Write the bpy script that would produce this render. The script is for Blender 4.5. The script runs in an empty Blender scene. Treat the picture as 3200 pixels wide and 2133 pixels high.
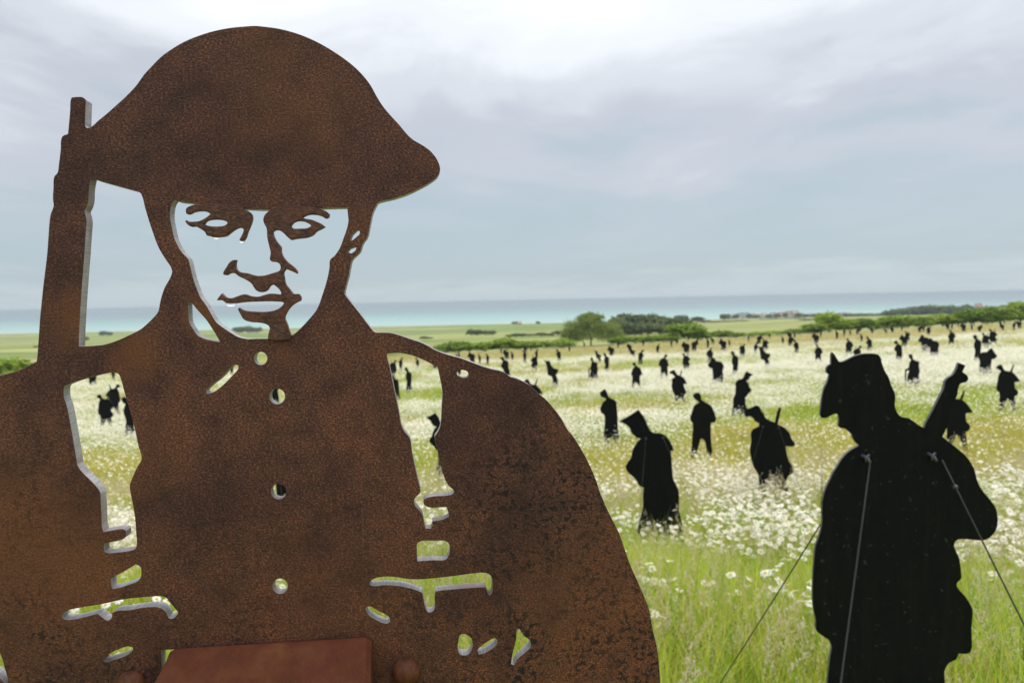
import bpy, bmesh, math, random
import numpy as np
from mathutils import Vector, Matrix, noise as mnoise

# ------------------------------------------------------------------ camera
W, H, F = 3200.0, 2133.0, 2311.0
ROLL, PITCH = math.radians(1.12), math.atan(127.9 / F)
CAM = Vector((0.0, 0.0, 1.65))
_f = Vector((0, math.cos(PITCH), -math.sin(PITCH)))
_r, _u = Vector((1, 0, 0)), Vector((0, math.sin(PITCH), math.cos(PITCH)))
CX = math.cos(ROLL) * _r - math.sin(ROLL) * _u
CY = math.sin(ROLL) * _r + math.cos(ROLL) * _u
sc = bpy.context.scene
col = sc.collection
cd = bpy.data.cameras.new('camera')
cd.sensor_width, cd.lens = 36.0, F / W * 36.0
cd.clip_start, cd.clip_end = 0.05, 90000
cd.dof.use_dof = True
cd.dof.focus_distance = 0.66
cd.dof.aperture_fstop = 12.5
cam = bpy.data.objects.new('camera', cd)
cam.matrix_world = Matrix(((CX.x, CY.x, -_f.x, CAM.x), (CX.y, CY.y, -_f.y, CAM.y), (CX.z, CY.z, -_f.z, CAM.z), (0, 0, 0, 1)))
col.objects.link(cam)
sc.camera = cam

# ------------------------------------------------------------------ sky, sun, exposure
SUN_EL, SUN_AZ = math.radians(58), math.radians(35)      # soft light behind the overcast
wd = bpy.data.worlds.new('World'); sc.world = wd; wd.use_nodes = True
nt = wd.node_tree; N = nt.nodes; L = nt.links; N.clear()
def node(tree, t, **k):
    n = tree.nodes.new(t)
    for a, v in k.items():
        if a.startswith('i_'):
            key = a[2:]; key = int(key) if key.isdigit() else key.replace('_', ' ')
            n.inputs[key].default_value = v
        else: setattr(n, a, v)
    return n
def math_n(tree, op, a, b=None, clamp=False):
    n = tree.nodes.new('ShaderNodeMath'); n.operation = op; n.use_clamp = clamp
    for i, v in enumerate((a, b)):
        if v is None: continue
        if isinstance(v, (int, float)): n.inputs[i].default_value = v
        else: tree.links.new(v, n.inputs[i])
    return n.outputs[0]
def ramp(tree, fac, stops, interp='LINEAR'):
    n = tree.nodes.new('ShaderNodeValToRGB'); cr = n.color_ramp; cr.interpolation = interp
    while len(cr.elements) < len(stops): cr.elements.new(0.5)
    for e, (p, c) in zip(cr.elements, stops):
        e.position = p; e.color = (c[0], c[1], c[2], 1) if hasattr(c, '__len__') else (c, c, c, 1)
    if fac is not None: tree.links.new(fac, n.inputs[0])
    return n.outputs[0]
def mixc(tree, fac, a, b, mode='MIX'):
    n = tree.nodes.new('ShaderNodeMix'); n.data_type = 'RGBA'; n.blend_type = mode
    for s, v in ((n.inputs[0], fac), (n.inputs[6], a), (n.inputs[7], b)):
        if isinstance(v, (int, float)): s.default_value = v
        elif isinstance(v, tuple): s.default_value = (*v[:3], 1)
        else: tree.links.new(v, s)
    return n.outputs[2]
def noise_n(tree, vec, scale, detail=3, rough=0.55, dist=0.0):
    n = tree.nodes.new('ShaderNodeTexNoise'); n.inputs['Scale'].default_value = scale
    n.inputs['Detail'].default_value = detail; n.inputs['Roughness'].default_value = rough; n.inputs['Distortion'].default_value = dist
    if vec is not None: tree.links.new(vec, n.inputs['Vector'])
    return n.outputs[0]
def mapping(tree, vec, scale=(1, 1, 1), loc=(0, 0, 0), rot=(0, 0, 0)):
    n = tree.nodes.new('ShaderNodeMapping'); n.inputs['Scale'].default_value = scale
    n.inputs['Location'].default_value = loc; n.inputs['Rotation'].default_value = rot
    tree.links.new(vec, n.inputs['Vector']); return n.outputs[0]

tc = node(nt, 'ShaderNodeTexCoord'); sep = node(nt, 'ShaderNodeSeparateXYZ'); L.new(tc.outputs['Generated'], sep.inputs[0])
el = math_n(nt, 'MAXIMUM', sep.outputs[2], 0.0)
den = math_n(nt, 'ADD', el, 0.10)
comb = node(nt, 'ShaderNodeCombineXYZ')
L.new(math_n(nt, 'DIVIDE', sep.outputs[0], den), comb.inputs[0]); L.new(math_n(nt, 'DIVIDE', sep.outputs[1], den), comb.inputs[1])
big = noise_n(nt, mapping(nt, comb.outputs[0], (0.55, 0.42, 1), (3.1, 1.7, 0)), 1.0, 5, 0.5, 0.6)
fine = noise_n(nt, mapping(nt, comb.outputs[0], (1.7, 1.3, 1), (8.2, 0.4, 0)), 1.0, 6, 0.55, 0.4)
cl = math_n(nt, 'ADD', math_n(nt, 'MULTIPLY', math_n(nt, 'SUBTRACT', big, 0.5), 0.62), math_n(nt, 'MULTIPLY', math_n(nt, 'SUBTRACT', fine, 0.5), 0.34))
amt = math_n(nt, 'MINIMUM', math_n(nt, 'ADD', math_n(nt, 'MULTIPLY', el, 3.0), 0.12), 1.0)
e2 = math_n(nt, 'ADD', el, math_n(nt, 'MULTIPLY', cl, amt))
grad = ramp(nt, e2, [(0.0, (0.345, 0.405, 0.440)), (0.05, (0.295, 0.358, 0.395)), (0.11, (0.315, 0.368, 0.408)), (0.19, (0.372, 0.396, 0.438)),
                     (0.28, (0.470, 0.490, 0.525)), (0.37, (0.60, 0.62, 0.65)), (0.60, (0.95, 0.96, 0.98)), (1.0, (1.55, 1.55, 1.55))], 'EASE')
sky = node(nt, 'ShaderNodeTexSky', sky_type='NISHITA', sun_disc=False, sun_elevation=SUN_EL, sun_rotation=SUN_AZ)
blue = mixc(nt, 1.0, sky.outputs[0], (0.10, 0.10, 0.10), 'MULTIPLY')
bgn = node(nt, 'ShaderNodeBackground'); L.new(mixc(nt, 0.07, grad, blue), bgn.inputs[0]); bgn.inputs[1].default_value = 1.0
wo = node(nt, 'ShaderNodeOutputWorld'); L.new(bgn.outputs[0], wo.inputs[0])

sl = bpy.data.lights.new('sun', 'SUN'); sl.energy = 1.5; sl.angle = math.radians(40); sl.color = (1.0, 0.97, 0.92)
so = bpy.data.objects.new('sun', sl); col.objects.link(so)
sd = Vector((math.sin(SUN_AZ) * math.cos(SUN_EL), math.cos(SUN_AZ) * math.cos(SUN_EL), math.sin(SUN_EL)))
so.rotation_euler = sd.to_track_quat('Z', 'Y').to_euler()
sc.view_settings.view_transform = 'Standard'; sc.view_settings.look = 'None'
sc.view_settings.exposure = 0.66; sc.view_settings.gamma = 1.0
cy = sc.cycles
cy.use_denoising = True; cy.max_bounces = 6; cy.diffuse_bounces = 3; cy.glossy_bounces = 3; cy.transmission_bounces = 4
cy.transparent_max_bounces = 8; cy.volume_bounces = 0; cy.volume_step_rate = 4
cy.use_adaptive_sampling = True; cy.adaptive_threshold = 0.015

# ------------------------------------------------------------------ helpers
rnd = random.Random(11)
def hor(x): return 938.6 - 0.0196 * (x - 1600)
def ray(x, y):
    d = CX * ((x - W / 2) / F) + CY * ((H / 2 - y) / F) + _f
    return d / d.y                                       # per metre of depth
def tag(o, label=None, cat=None, group=None, kind=None):
    for k, v in (('label', label), ('category', cat), ('group', group), ('kind', kind)):
        if v: o[k] = v
    return o
def link(name, me, mats=None, parent=None, loc=None, rz=None):
    o = bpy.data.objects.new(name, me); col.objects.link(o)
    if me is not None and mats is not None and len(me.materials) == 0:
        for m in (mats if isinstance(mats, (list, tuple)) else [mats]): me.materials.append(m)
    if parent: o.parent = parent
    if loc is not None: o.location = loc
    if rz is not None: o.rotation_euler = (0, 0, rz)
    return o
def mesh(name, v, f, mi=None):
    me = bpy.data.meshes.new(name); me.from_pydata(v, [], f)
    if mi is not None: me.polygons.foreach_set('material_index', mi)
    me.update(); return me
def smooth_closed(pts, sub=4, corner=52):
    P = [Vector(p) for p in pts]; n = len(P); cor = []
    for i in range(n):
        a, b = P[i] - P[i - 1], P[(i + 1) % n] - P[i]
        cor.append(a.length < 1e-9 or b.length < 1e-9 or math.degrees(a.angle(b, 0)) > corner)
    out = []
    for i in range(n):
        p1, p2 = P[i], P[(i + 1) % n]; p0, p3 = P[i - 1], P[(i + 2) % n]
        d = (p2 - p1).length
        if d < 1e-9: continue
        c = (p2 - p1) / d
        m1 = c if cor[i] else ((p1 - p0) / max((p1 - p0).length, 1e-9) + c) * 0.5
        m2 = c if cor[(i + 1) % n] else ((p3 - p2) / max((p3 - p2).length, 1e-9) + c) * 0.5
        for k in range(sub):
            t = k / sub; t2, t3 = t * t, t * t * t
            out.append(p1 * (2 * t3 - 3 * t2 + 1) + m1 * d * (t3 - 2 * t2 + t) + p2 * (-2 * t3 + 3 * t2) + m2 * d * (t3 - t2))
    return out
def plate_mesh(name, loops, thick, bevel=0.0004):
    """flat sheet cut along the closed 2-D loops (first outline, then holes) -> mesh, X right, Z up, front face towards -Y"""
    cu = bpy.data.curves.new(name, 'CURVE'); cu.dimensions = '2D'; cu.fill_mode = 'BOTH'
    cu.extrude = thick / 2 - bevel; cu.bevel_depth = bevel; cu.bevel_resolution = 1; cu.offset = -bevel
    for lp in loops:
        s = cu.splines.new('POLY'); s.points.add(len(lp) - 1); s.use_cyclic_u = True
        for q, p in zip(s.points, lp): q.co = (p[0], p[1], 0, 1)
    tmp = bpy.data.objects.new('tmp', cu); col.objects.link(tmp)
    me = bpy.data.meshes.new_from_object(tmp.evaluated_get(bpy.context.evaluated_depsgraph_get()))
    bpy.data.objects.remove(tmp); bpy.data.curves.remove(cu)
    me.name = name; me.materials.clear()
    me.transform(Matrix(((1, 0, 0, 0), (0, 0, -1, 0), (0, 1, 0, 0), (0, 0, 0, 1))))
    me.polygons.foreach_set('material_index', [0 if abs(p.normal.y) > 0.55 else 1 for p in me.polygons])
    me.polygons.foreach_set('use_smooth', [False] * len(me.polygons))
    me.update(); return me
def tube(bm, pts, r, seg=8, r2=None):
    pts = [Vector(p) for p in pts]; rings = []
    for i, p in enumerate(pts):
        d = (pts[min(i + 1, len(pts) - 1)] - pts[max(i - 1, 0)]).normalized()
        a = d.orthogonal().normalized() if i == 0 else (a - d * a.dot(d)).normalized()
        b = d.cross(a); rr = r if r2 is None else r + (r2 - r) * i / (len(pts) - 1)
        rings.append([bm.verts.new(p + (a * math.cos(t) + b * math.sin(t)) * rr) for t in [2 * math.pi * k / seg for k in range(seg)]])
    for A, B in zip(rings, rings[1:]):
        for k in range(seg): bm.faces.new((A[k], A[(k + 1) % seg], B[(k + 1) % seg], B[k]))
    bm.faces.new(rings[0][::-1]); bm.faces.new(rings[-1])
def from_bm(name, bm, smooth=False):
    bmesh.ops.recalc_face_normals(bm, faces=bm.faces)
    me = bpy.data.meshes.new(name); bm.to_mesh(me); bm.free()
    if smooth: me.polygons.foreach_set('use_smooth', [True] * len(me.polygons))
    return me
ORD = 'first second third fourth fifth sixth seventh eighth ninth tenth eleventh twelfth thirteenth fourteenth fifteenth sixteenth seventeenth eighteenth nineteenth'.split()
TENS = {2: ('twenty', 'twentieth'), 3: ('thirty', 'thirtieth'), 4: ('forty', 'fortieth'), 5: ('fifty', 'fiftieth')}
def ordinal(i):
    if i < 19: return ORD[i]
    n = i + 1; t = TENS[n // 10]
    return t[1] if n % 10 == 0 else t[0] + '-' + ORD[n % 10 - 1]

# ------------------------------------------------------------------ materials
def material(name, color, rough=0.7, spec=0.3, metal=0.0):
    m = bpy.data.materials.new(name); m.use_nodes = True
    b = m.node_tree.nodes['Principled BSDF']
    if isinstance(color, tuple): b.inputs['Base Color'].default_value = (*color, 1)
    b.inputs['Roughness'].default_value = rough; b.inputs['Specular IOR Level'].default_value = spec; b.inputs['Metallic'].default_value = metal
    return m, m.node_tree, b
def obj_coord(t): return t.nodes.new('ShaderNodeTexCoord').outputs['Object']
def geo_pos(t): return t.nodes.new('ShaderNodeNewGeometry').outputs['Position']
def bump(t, b, height, strength, dist):
    n = t.nodes.new('ShaderNodeBump'); n.inputs['Strength'].default_value = strength; n.inputs['Distance'].default_value = dist
    t.links.new(height, n.inputs['Height']); t.links.new(n.outputs[0], b.inputs['Normal'])

def blob(t, pos, c, r, nz):
    """0..1 patch round local point c with an uneven edge"""
    s = t.nodes.new('ShaderNodeVectorMath'); s.operation = 'DISTANCE'; t.links.new(pos, s.inputs[0]); s.inputs[1].default_value = c
    d = math_n(t, 'DIVIDE', s.outputs['Value'], r)
    d = math_n(t, 'ADD', d, math_n(t, 'MULTIPLY', math_n(t, 'SUBTRACT', nz, 0.5), 2.2))
    return math_n(t, 'SUBTRACT', 1.15, d, True)

def build_rust(pts_orange, zlow, xmid):
    m, t, b = material('weathered rust', (0.1, 0.05, 0.03), 0.62, 0.28)
    p = obj_coord(t)
    g1 = noise_n(t, mapping(t, p, (1, 1, 1.4)), 500, 4, 0.72, 0.1)      # grain
    g2 = noise_n(t, mapping(t, p, (1, 1, 1.25)), 240, 3, 0.6)           # pits
    g3 = noise_n(t, p, 42, 4, 0.6)
    g4 = noise_n(t, p, 9, 3, 0.55)
    base = ramp(t, g1, [(0.31, (0.014, 0.0062, 0.0054)), (0.43, (0.054, 0.0228, 0.0177)), (0.54, (0.104, 0.0435, 0.0315)), (0.67, (0.25, 0.122, 0.086))])
    tone = ramp(t, g4, [(0.36, (0.66, 0.60, 0.68)), (0.5, (1.0, 0.96, 0.95)), (0.64, (1.34, 1.24, 1.06))])
    c = mixc(t, 1.0, base, tone, 'MULTIPLY')
    tone2 = ramp(t, g3, [(0.34, (0.70, 0.67, 0.72)), (0.5, (1, 1, 1)), (0.66, (1.26, 1.16, 1.0))])
    c = mixc(t, 1.0, c, tone2, 'MULTIPLY')
    # lower chest: browner ground with dark pits
    sp = t.nodes.new('ShaderNodeSeparateXYZ'); t.links.new(p, sp.inputs[0])
    low = math_n(t, 'DIVIDE', math_n(t, 'SUBTRACT', zlow, sp.outputs[2]), 0.22, True)
    side = math_n(t, 'DIVIDE', math_n(t, 'SUBTRACT', math_n(t, 'ABSOLUTE', math_n(t, 'SUBTRACT', sp.outputs[0], xmid)), 0.105), 0.10, True)
    side = math_n(t, 'MULTIPLY', side, math_n(t, 'DIVIDE', math_n(t, 'SUBTRACT', zlow + 0.03, sp.outputs[2]), 0.10, True))
    lowtone = math_n(t, 'MULTIPLY', math_n(t, 'MAXIMUM', low, side), 0.12)
    c = mixc(t, lowtone, c, (0.083, 0.041, 0.025))
    br = mixc(t, 1.0, c, (1.10, 1.02, 0.80), 'MULTIPLY')
    c = mixc(t, low, c, br)
    pit = ramp(t, noise_n(t, p, 200, 3, 0.6, 0.5), [(0.43, 1.0), (0.485, 0.0)])
    spots = ramp(t, noise_n(t, p, 22, 2, 0.5), [(0.38, 0.2), (0.52, 1.0)])
    pf = math_n(t, 'MULTIPLY', math_n(t, 'MULTIPLY', pit, spots), math_n(t, 'MULTIPLY', math_n(t, 'ADD', math_n(t, 'MAXIMUM', math_n(t, 'MULTIPLY', low, 0.6), side), 0.06, True), 1.0))
    c = mixc(t, pf, c, (0.013, 0.007, 0.007))
    bigspot = ramp(t, noise_n(t, p, 34, 2, 0.45, 0.4), [(0.27, 1.0), (0.33, 0.0)])
    c = mixc(t, math_n(t, 'MULTIPLY', bigspot, math_n(t, 'MULTIPLY', low, 0.7)), c, (0.018, 0.010, 0.009))
    nz = noise_n(t, p, 30, 4, 0.6)
    for (q, r, s) in pts_orange:
        c = mixc(t, math_n(t, 'MULTIPLY', blob(t, p, q, r, nz), s), c, mixc(t, g1, (0.060, 0.022, 0.009), (0.26, 0.098, 0.034)))
    t.links.new(c, b.inputs['Base Color'])
    h = math_n(t, 'ADD', math_n(t, 'MULTIPLY', g1, 0.7), math_n(t, 'MULTIPLY', g2, 0.6))
    bump(t, b, h, 1.0, 0.0022)
    return m

def build_cut_edge():
    m, t, b = material('cut steel edge', (0.4, 0.4, 0.42), 0.45, 0.5)
    p = obj_coord(t)
    st = noise_n(t, mapping(t, p, (1, 0.06, 1)), 900, 3, 0.6)
    gr = ramp(t, st, [(0.34, (0.16, 0.155, 0.16)), (0.5, (0.23, 0.225, 0.235)), (0.68, (0.31, 0.305, 0.32))])
    rust = ramp(t, noise_n(t, p, 14, 3, 0.6), [(0.46, 0.0), (0.62, 0.85)])
    t.links.new(mixc(t, rust, gr, (0.115, 0.075, 0.065)), b.inputs['Base Color'])
    bump(t, b, st, 0.25, 0.0004)
    return m

def leaf_mat(name, ramp_stops, trans=0.45, nscale=0.6, rough=0.55, obj_var=0.0):
    m = bpy.data.materials.new(name); m.use_nodes = True; t = m.node_tree; t.nodes.clear()
    o = t.nodes.new('ShaderNodeOutputMaterial')
    pr = t.nodes.new('ShaderNodeBsdfPrincipled'); pr.inputs['Roughness'].default_value = rough; pr.inputs['Specular IOR Level'].default_value = 0.25
    tr = t.nodes.new('ShaderNodeBsdfTranslucent'); mx = t.nodes.new('ShaderNodeMixShader'); mx.inputs[0].default_value = trans
    oi = t.nodes.new('ShaderNodeObjectInfo')
    nz = noise_n(t, geo_pos(t), nscale, 3, 0.6)
    f = math_n(t, 'ADD', math_n(t, 'MULTIPLY', nz, 0.5), math_n(t, 'MULTIPLY', oi.outputs['Random'], 0.25 + obj_var))
    f = math_n(t, 'ADD', f, math_n(t, 'MULTIPLY', t.nodes.new('ShaderNodeNewGeometry').outputs['Random Per Island'], 0.55))
    c = ramp(t, f, ramp_stops)
    t.links.new(c, pr.inputs['Base Color']); t.links.new(c, tr.inputs[0])
    t.links.new(pr.outputs[0], mx.inputs[1]); t.links.new(tr.outputs[0], mx.inputs[2]); t.links.new(mx.outputs[0], o.inputs[0])
    return m
M_GRASS = leaf_mat('meadow grass', [(0.22, (0.028, 0.085, 0.006)), (0.42, (0.13, 0.29, 0.011)), (0.68, (0.33, 0.50, 0.026)), (0.95, (0.54, 0.57, 0.085))], 0.5, 0.9)  # varied greens, with shade between blades also put into the dark end
M_GRASSY = leaf_mat('yellow green grass', [(0.25, (0.24, 0.31, 0.020)), (0.55, (0.45, 0.46, 0.045)), (0.9, (0.62, 0.54, 0.12))], 0.5, 0.5)
M_TAN = leaf_mat('ripe seed grass', [(0.25, (0.30, 0.245, 0.075)), (0.6, (0.47, 0.375, 0.14)), (0.95, (0.58, 0.47, 0.22))], 0.4, 0.5)
M_SEED = leaf_mat('seed heads', [(0.25, (0.44, 0.38, 0.20)), (0.6, (0.60, 0.53, 0.32)), (0.95, (0.68, 0.60, 0.46))], 0.35, 2.0)
M_PETAL = leaf_mat('white petals', [(0.2, (0.72, 0.73, 0.66)), (0.8, (0.84, 0.84, 0.79))], 0.35, 2.0)
M_PETALFAR = leaf_mat('cream flower heads', [(0.2, (0.72, 0.72, 0.58)), (0.8, (0.86, 0.85, 0.76))], 0.35, 0.4)
M_YOLK, _, _ = material('daisy centre', (0.62, 0.40, 0.03), 0.8, 0.1)
M_WOOD, _, _ = material('bark', (0.075, 0.058, 0.042), 0.9, 0.1)

M_BOARD, t, b = material('black painted board', (0.008, 0.010, 0.010), 0.62, 0.13)
p = obj_coord(t)
t.links.new(ramp(t, noise_n(t, p, 26, 4, 0.65), [(0.35, (0.0015, 0.0032, 0.0034)), (0.6, (0.0032, 0.0042, 0.0044)), (0.72, (0.0065, 0.006, 0.0056))]), b.inputs['Base Color'])
sp_ = ramp(t, noise_n(t, p, 95, 2, 0.5), [(0.72, 0.7), (0.80, 0.35)])
t.links.new(sp_, b.inputs['Roughness'])
bc = b.inputs['Base Color'].links[0].from_socket
dots = ramp(t, noise_n(t, p, 60, 2, 0.5, 0.3), [(0.68, 0.0), (0.73, 0.7)])
drips = ramp(t, noise_n(t, mapping(t, p, (1, 1, 0.06)), 55, 3, 0.6), [(0.5, 0.0), (0.72, 0.5)])
bc = mixc(t, drips, bc, (0.011, 0.0085, 0.0078))
t.links.new(mixc(t, dots, bc, (0.040, 0.040, 0.038)), b.inputs['Base Color'])
bump(t, b, noise_n(t, p, 160, 3, 0.6), 0.3, 0.001)
M_BEDGE, _, _ = material('board edge', (0.06, 0.063, 0.064), 0.5, 0.4)  # lighter than the board face: lit edges put into the colour
M_CORD, _, _ = material('guy cord', (0.032, 0.034, 0.033), 0.6, 0.3)
M_EYE, _, _ = material('galvanised fitting', (0.10, 0.11, 0.125), 0.45, 0.5, 0.6)

# ------------------------------------------------------------------ terrain
GY = np.array([-30, 0, 2.25, 5, 8, 13, 17, 23, 37, 50, 60, 70, 80, 100, 120, 165, 300, 600, 1000, 1273, 1330, 5000.0])
GR = np.array([1.5, 1.65, 2.0, 2.58, 3.15, 3.85, 4.3, 4.88, 5.6, 6.0, 6.4, 6.9, 7.4, 8.5, 9.6, 11.0, 14.8, 24.0, 34.2, 39.8, 43.0, 80.0])
_ys = np.concatenate([np.linspace(-30, 60, 400), np.linspace(60, 400, 300)[1:], np.linspace(400, 5000, 300)[1:]])
def _pchip(x, y, xs):
    h = np.diff(x); dl = np.diff(y) / h; d = np.zeros_like(y)
    d[1:-1] = np.where(dl[:-1] * dl[1:] > 0, 2 * dl[:-1] * dl[1:] / (dl[:-1] + dl[1:] + 1e-12), 0); d[0], d[-1] = dl[0], dl[-1]
    i = np.clip(np.searchsorted(x, xs) - 1, 0, len(x) - 2); s = (xs - x[i]) / h[i]
    return (y[i] * (1 + 2 * s) * (1 - s) ** 2 + h[i] * d[i] * s * (1 - s) ** 2 + y[i + 1] * s * s * (3 - 2 * s) - h[i] * d[i + 1] * s * s * (1 - s))
_gs = _pchip(GY, GR, _ys)
def ground(x, y):
    x = np.asarray(x, float); y = np.asarray(y, float)
    s = x - 0.1 * y
    tilt = np.where(s > 0, 0.04, 0.02) * s
    tilt = np.where(tilt > 0, 5.5 * np.tanh(tilt / 5.5), 2.0 * np.tanh(tilt / 2.0))
    tilt *= np.clip(y / 12.0, 0, 1) * np.clip((1290 - y) / 500.0, 0, 1)
    w = 0.05 * np.sin(x * 0.6 + 0.4 * np.sin(y * 0.5)) * np.sin(y * 0.43 + 1) + 0.03 * np.sin(x * 1.7 + y * 1.1)
    return CAM.z - np.interp(y, _ys, _gs) + tilt + w * np.clip(y / 6, 0, 1)
def gz(x, y): return float(ground(x, y))
def hit(x, y, lift=0.0):
    """where the sight line through photo pixel (x, y) meets the meadow (plus lift)"""
    d = ray(x, y); D = 1.2; prev = D
    while D < 1400:
        if CAM.z + d.z * D < gz(d.x * D, D) + lift: break
        prev = D; D *= 1.01
    lo, hi = prev, D
    for _ in range(20):
        m_ = (lo + hi) / 2
        if CAM.z + d.z * m_ < gz(d.x * m_, m_) + lift: hi = m_
        else: lo = m_
    return Vector((d.x * hi, hi, gz(d.x * hi, hi)))

rows = np.concatenate([np.linspace(-28, 1, 14), np.geomspace(1.5, 175, 150), np.geomspace(180, 1330, 70)])
us = np.linspace(-1.7, 1.7, 171)
gx = us[None, :] * (rows[:, None] + 30); gyy = np.repeat(rows[:, None], len(us), 1)
gv = np.stack([gx, gyy, ground(gx, gyy)], -1).reshape(-1, 3)
nc = len(us); gf = [(i * nc + j, i * nc + j + 1, (i + 1) * nc + j + 1, (i + 1) * nc + j) for i in range(len(rows) - 1) for j in range(nc - 1)]
gme = mesh('ground', gv.tolist(), gf); gme.polygons.foreach_set('use_smooth', [True] * len(gme.polygons))
M_GROUND, t, b = material('meadow soil and distant fields', (0.1, 0.15, 0.04), 0.9, 0.1)
p = geo_pos(t); sp = t.nodes.new('ShaderNodeSeparateXYZ'); t.links.new(p, sp.inputs[0])
near = ramp(t, noise_n(t, p, 0.35, 5, 0.6), [(0.3, (0.10, 0.16, 0.022)), (0.5, (0.19, 0.22, 0.04)), (0.7, (0.30, 0.27, 0.09))])
vo = t.nodes.new('ShaderNodeTexVoronoi'); vo.feature = 'F1'; vo.inputs['Scale'].default_value = 1.0
wob = t.nodes.new('ShaderNodeVectorMath'); wob.operation = 'ADD'
nzv = t.nodes.new('ShaderNodeTexNoise'); nzv.inputs['Scale'].default_value = 0.004; t.links.new(p, nzv.inputs['Vector'])
sc_ = t.nodes.new('ShaderNodeVectorMath'); sc_.operation = 'SCALE'; sc_.inputs['Scale'].default_value = 90; t.links.new(nzv.outputs['Color'], sc_.inputs[0])
t.links.new(p, wob.inputs[0]); t.links.new(sc_.outputs[0], wob.inputs[1])
t.links.new(mapping(t, wob.outputs[0], (0.0036, 0.0085, 0), (0.3, 0.7, 0), (0, 0, 0.1)), vo.inputs['Vector'])
vs = t.nodes.new('ShaderNodeSeparateColor'); t.links.new(vo.outputs['Color'], vs.inputs[0])
fields = ramp(t, vs.outputs[0], [(0.0, (0.125, 0.170, 0.040)), (0.25, (0.175, 0.22, 0.058)), (0.45, (0.225, 0.24, 0.085)), (0.6, (0.12, 0.185, 0.036)), (0.8, (0.27, 0.25, 0.11)), (1.0, (0.155, 0.205, 0.050))])
fields = mixc(t, 1.0, fields, ramp(t, noise_n(t, mapping(t, p, (0.5, 1, 1)), 0.035, 5, 0.7), [(0.32, 0.6), (0.68, 1.35)]), 'MULTIPLY')
far = math_n(t, 'DIVIDE', math_n(t, 'SUBTRACT', sp.outputs[1], 168), 14, True)
c = mixc(t, far, near, fields)
beach = math_n(t, 'DIVIDE', math_n(t, 'SUBTRACT', math_n(t, 'ADD', sp.outputs[1], math_n(t, 'MULTIPLY', noise_n(t, p, 0.012, 3), 90)), 1272), 14, True)
c = mixc(t, beach, c, (0.42, 0.34, 0.21))
t.links.new(c, b.inputs['Base Color'])
tag(link('ground', gme, M_GROUND), kind='structure')

# sea
M_SEA, t, b = material('shallow green sea', (0.2, 0.4, 0.4), 0.35, 0.35)
p = geo_pos(t); sp = t.nodes.new('ShaderNodeSeparateXYZ'); t.links.new(p, sp.inputs[0])
dd = math_n(t, 'DIVIDE', math_n(t, 'SUBTRACT', math_n(t, 'ADD', sp.outputs[1], math_n(t, 'MULTIPLY', noise_n(t, mapping(t, p, (0.25, 1, 1)), 0.0014, 4, 0.6), 900)), 1500), 6500, True)
t.links.new(ramp(t, dd, [(0.0, (0.31, 0.42, 0.365)), (0.08, (0.21, 0.36, 0.325)), (0.26, (0.115, 0.215, 0.215)), (0.6, (0.11, 0.155, 0.168)), (1.0, (0.125, 0.16, 0.175))]), b.inputs['Base Color'])
bump(t, b, noise_n(t, mapping(t, p, (0.5, 1, 1)), 0.12, 4, 0.6), 0.5, 1.2)
SEA = CAM.z - 39.65
tag(link('sea', mesh('sea', [(-26000, 1190, SEA), (26000, 1190, SEA), (26000, 30000, SEA), (-26000, 30000, SEA)], [(0, 1, 2, 3)]), M_SEA), kind='structure')

# ------------------------------------------------------------------ the rusted soldier plate
def z1(l): return [(x / 1.96, y / 1.96) for x, y in l]
def z2(l): return [(700 + x / 1.96, y / 1.96) for x, y in l]
def zm(ox, oy, s): return lambda l: [(ox + x / s, oy + y / s) for x, y in l]
z3, z4, z5, z6, z7 = zm(400, 560, 2.614), zm(0, 900, 2.614), zm(0, 1500, 2.4775), zm(800, 1000, 2.614), zm(800, 1533, 2.614)
z8, zA, zB, zC = zm(1400, 1000, 1.3838), zm(1400, 940, 3.92), zm(2000, 940, 3.92), zm(2600, 900, 3.92)
q4, q5, q6 = zm(1800, 1200, 2.614), zm(2400, 1050, 2.614), zm(2400, 1533, 2.614)

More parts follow.
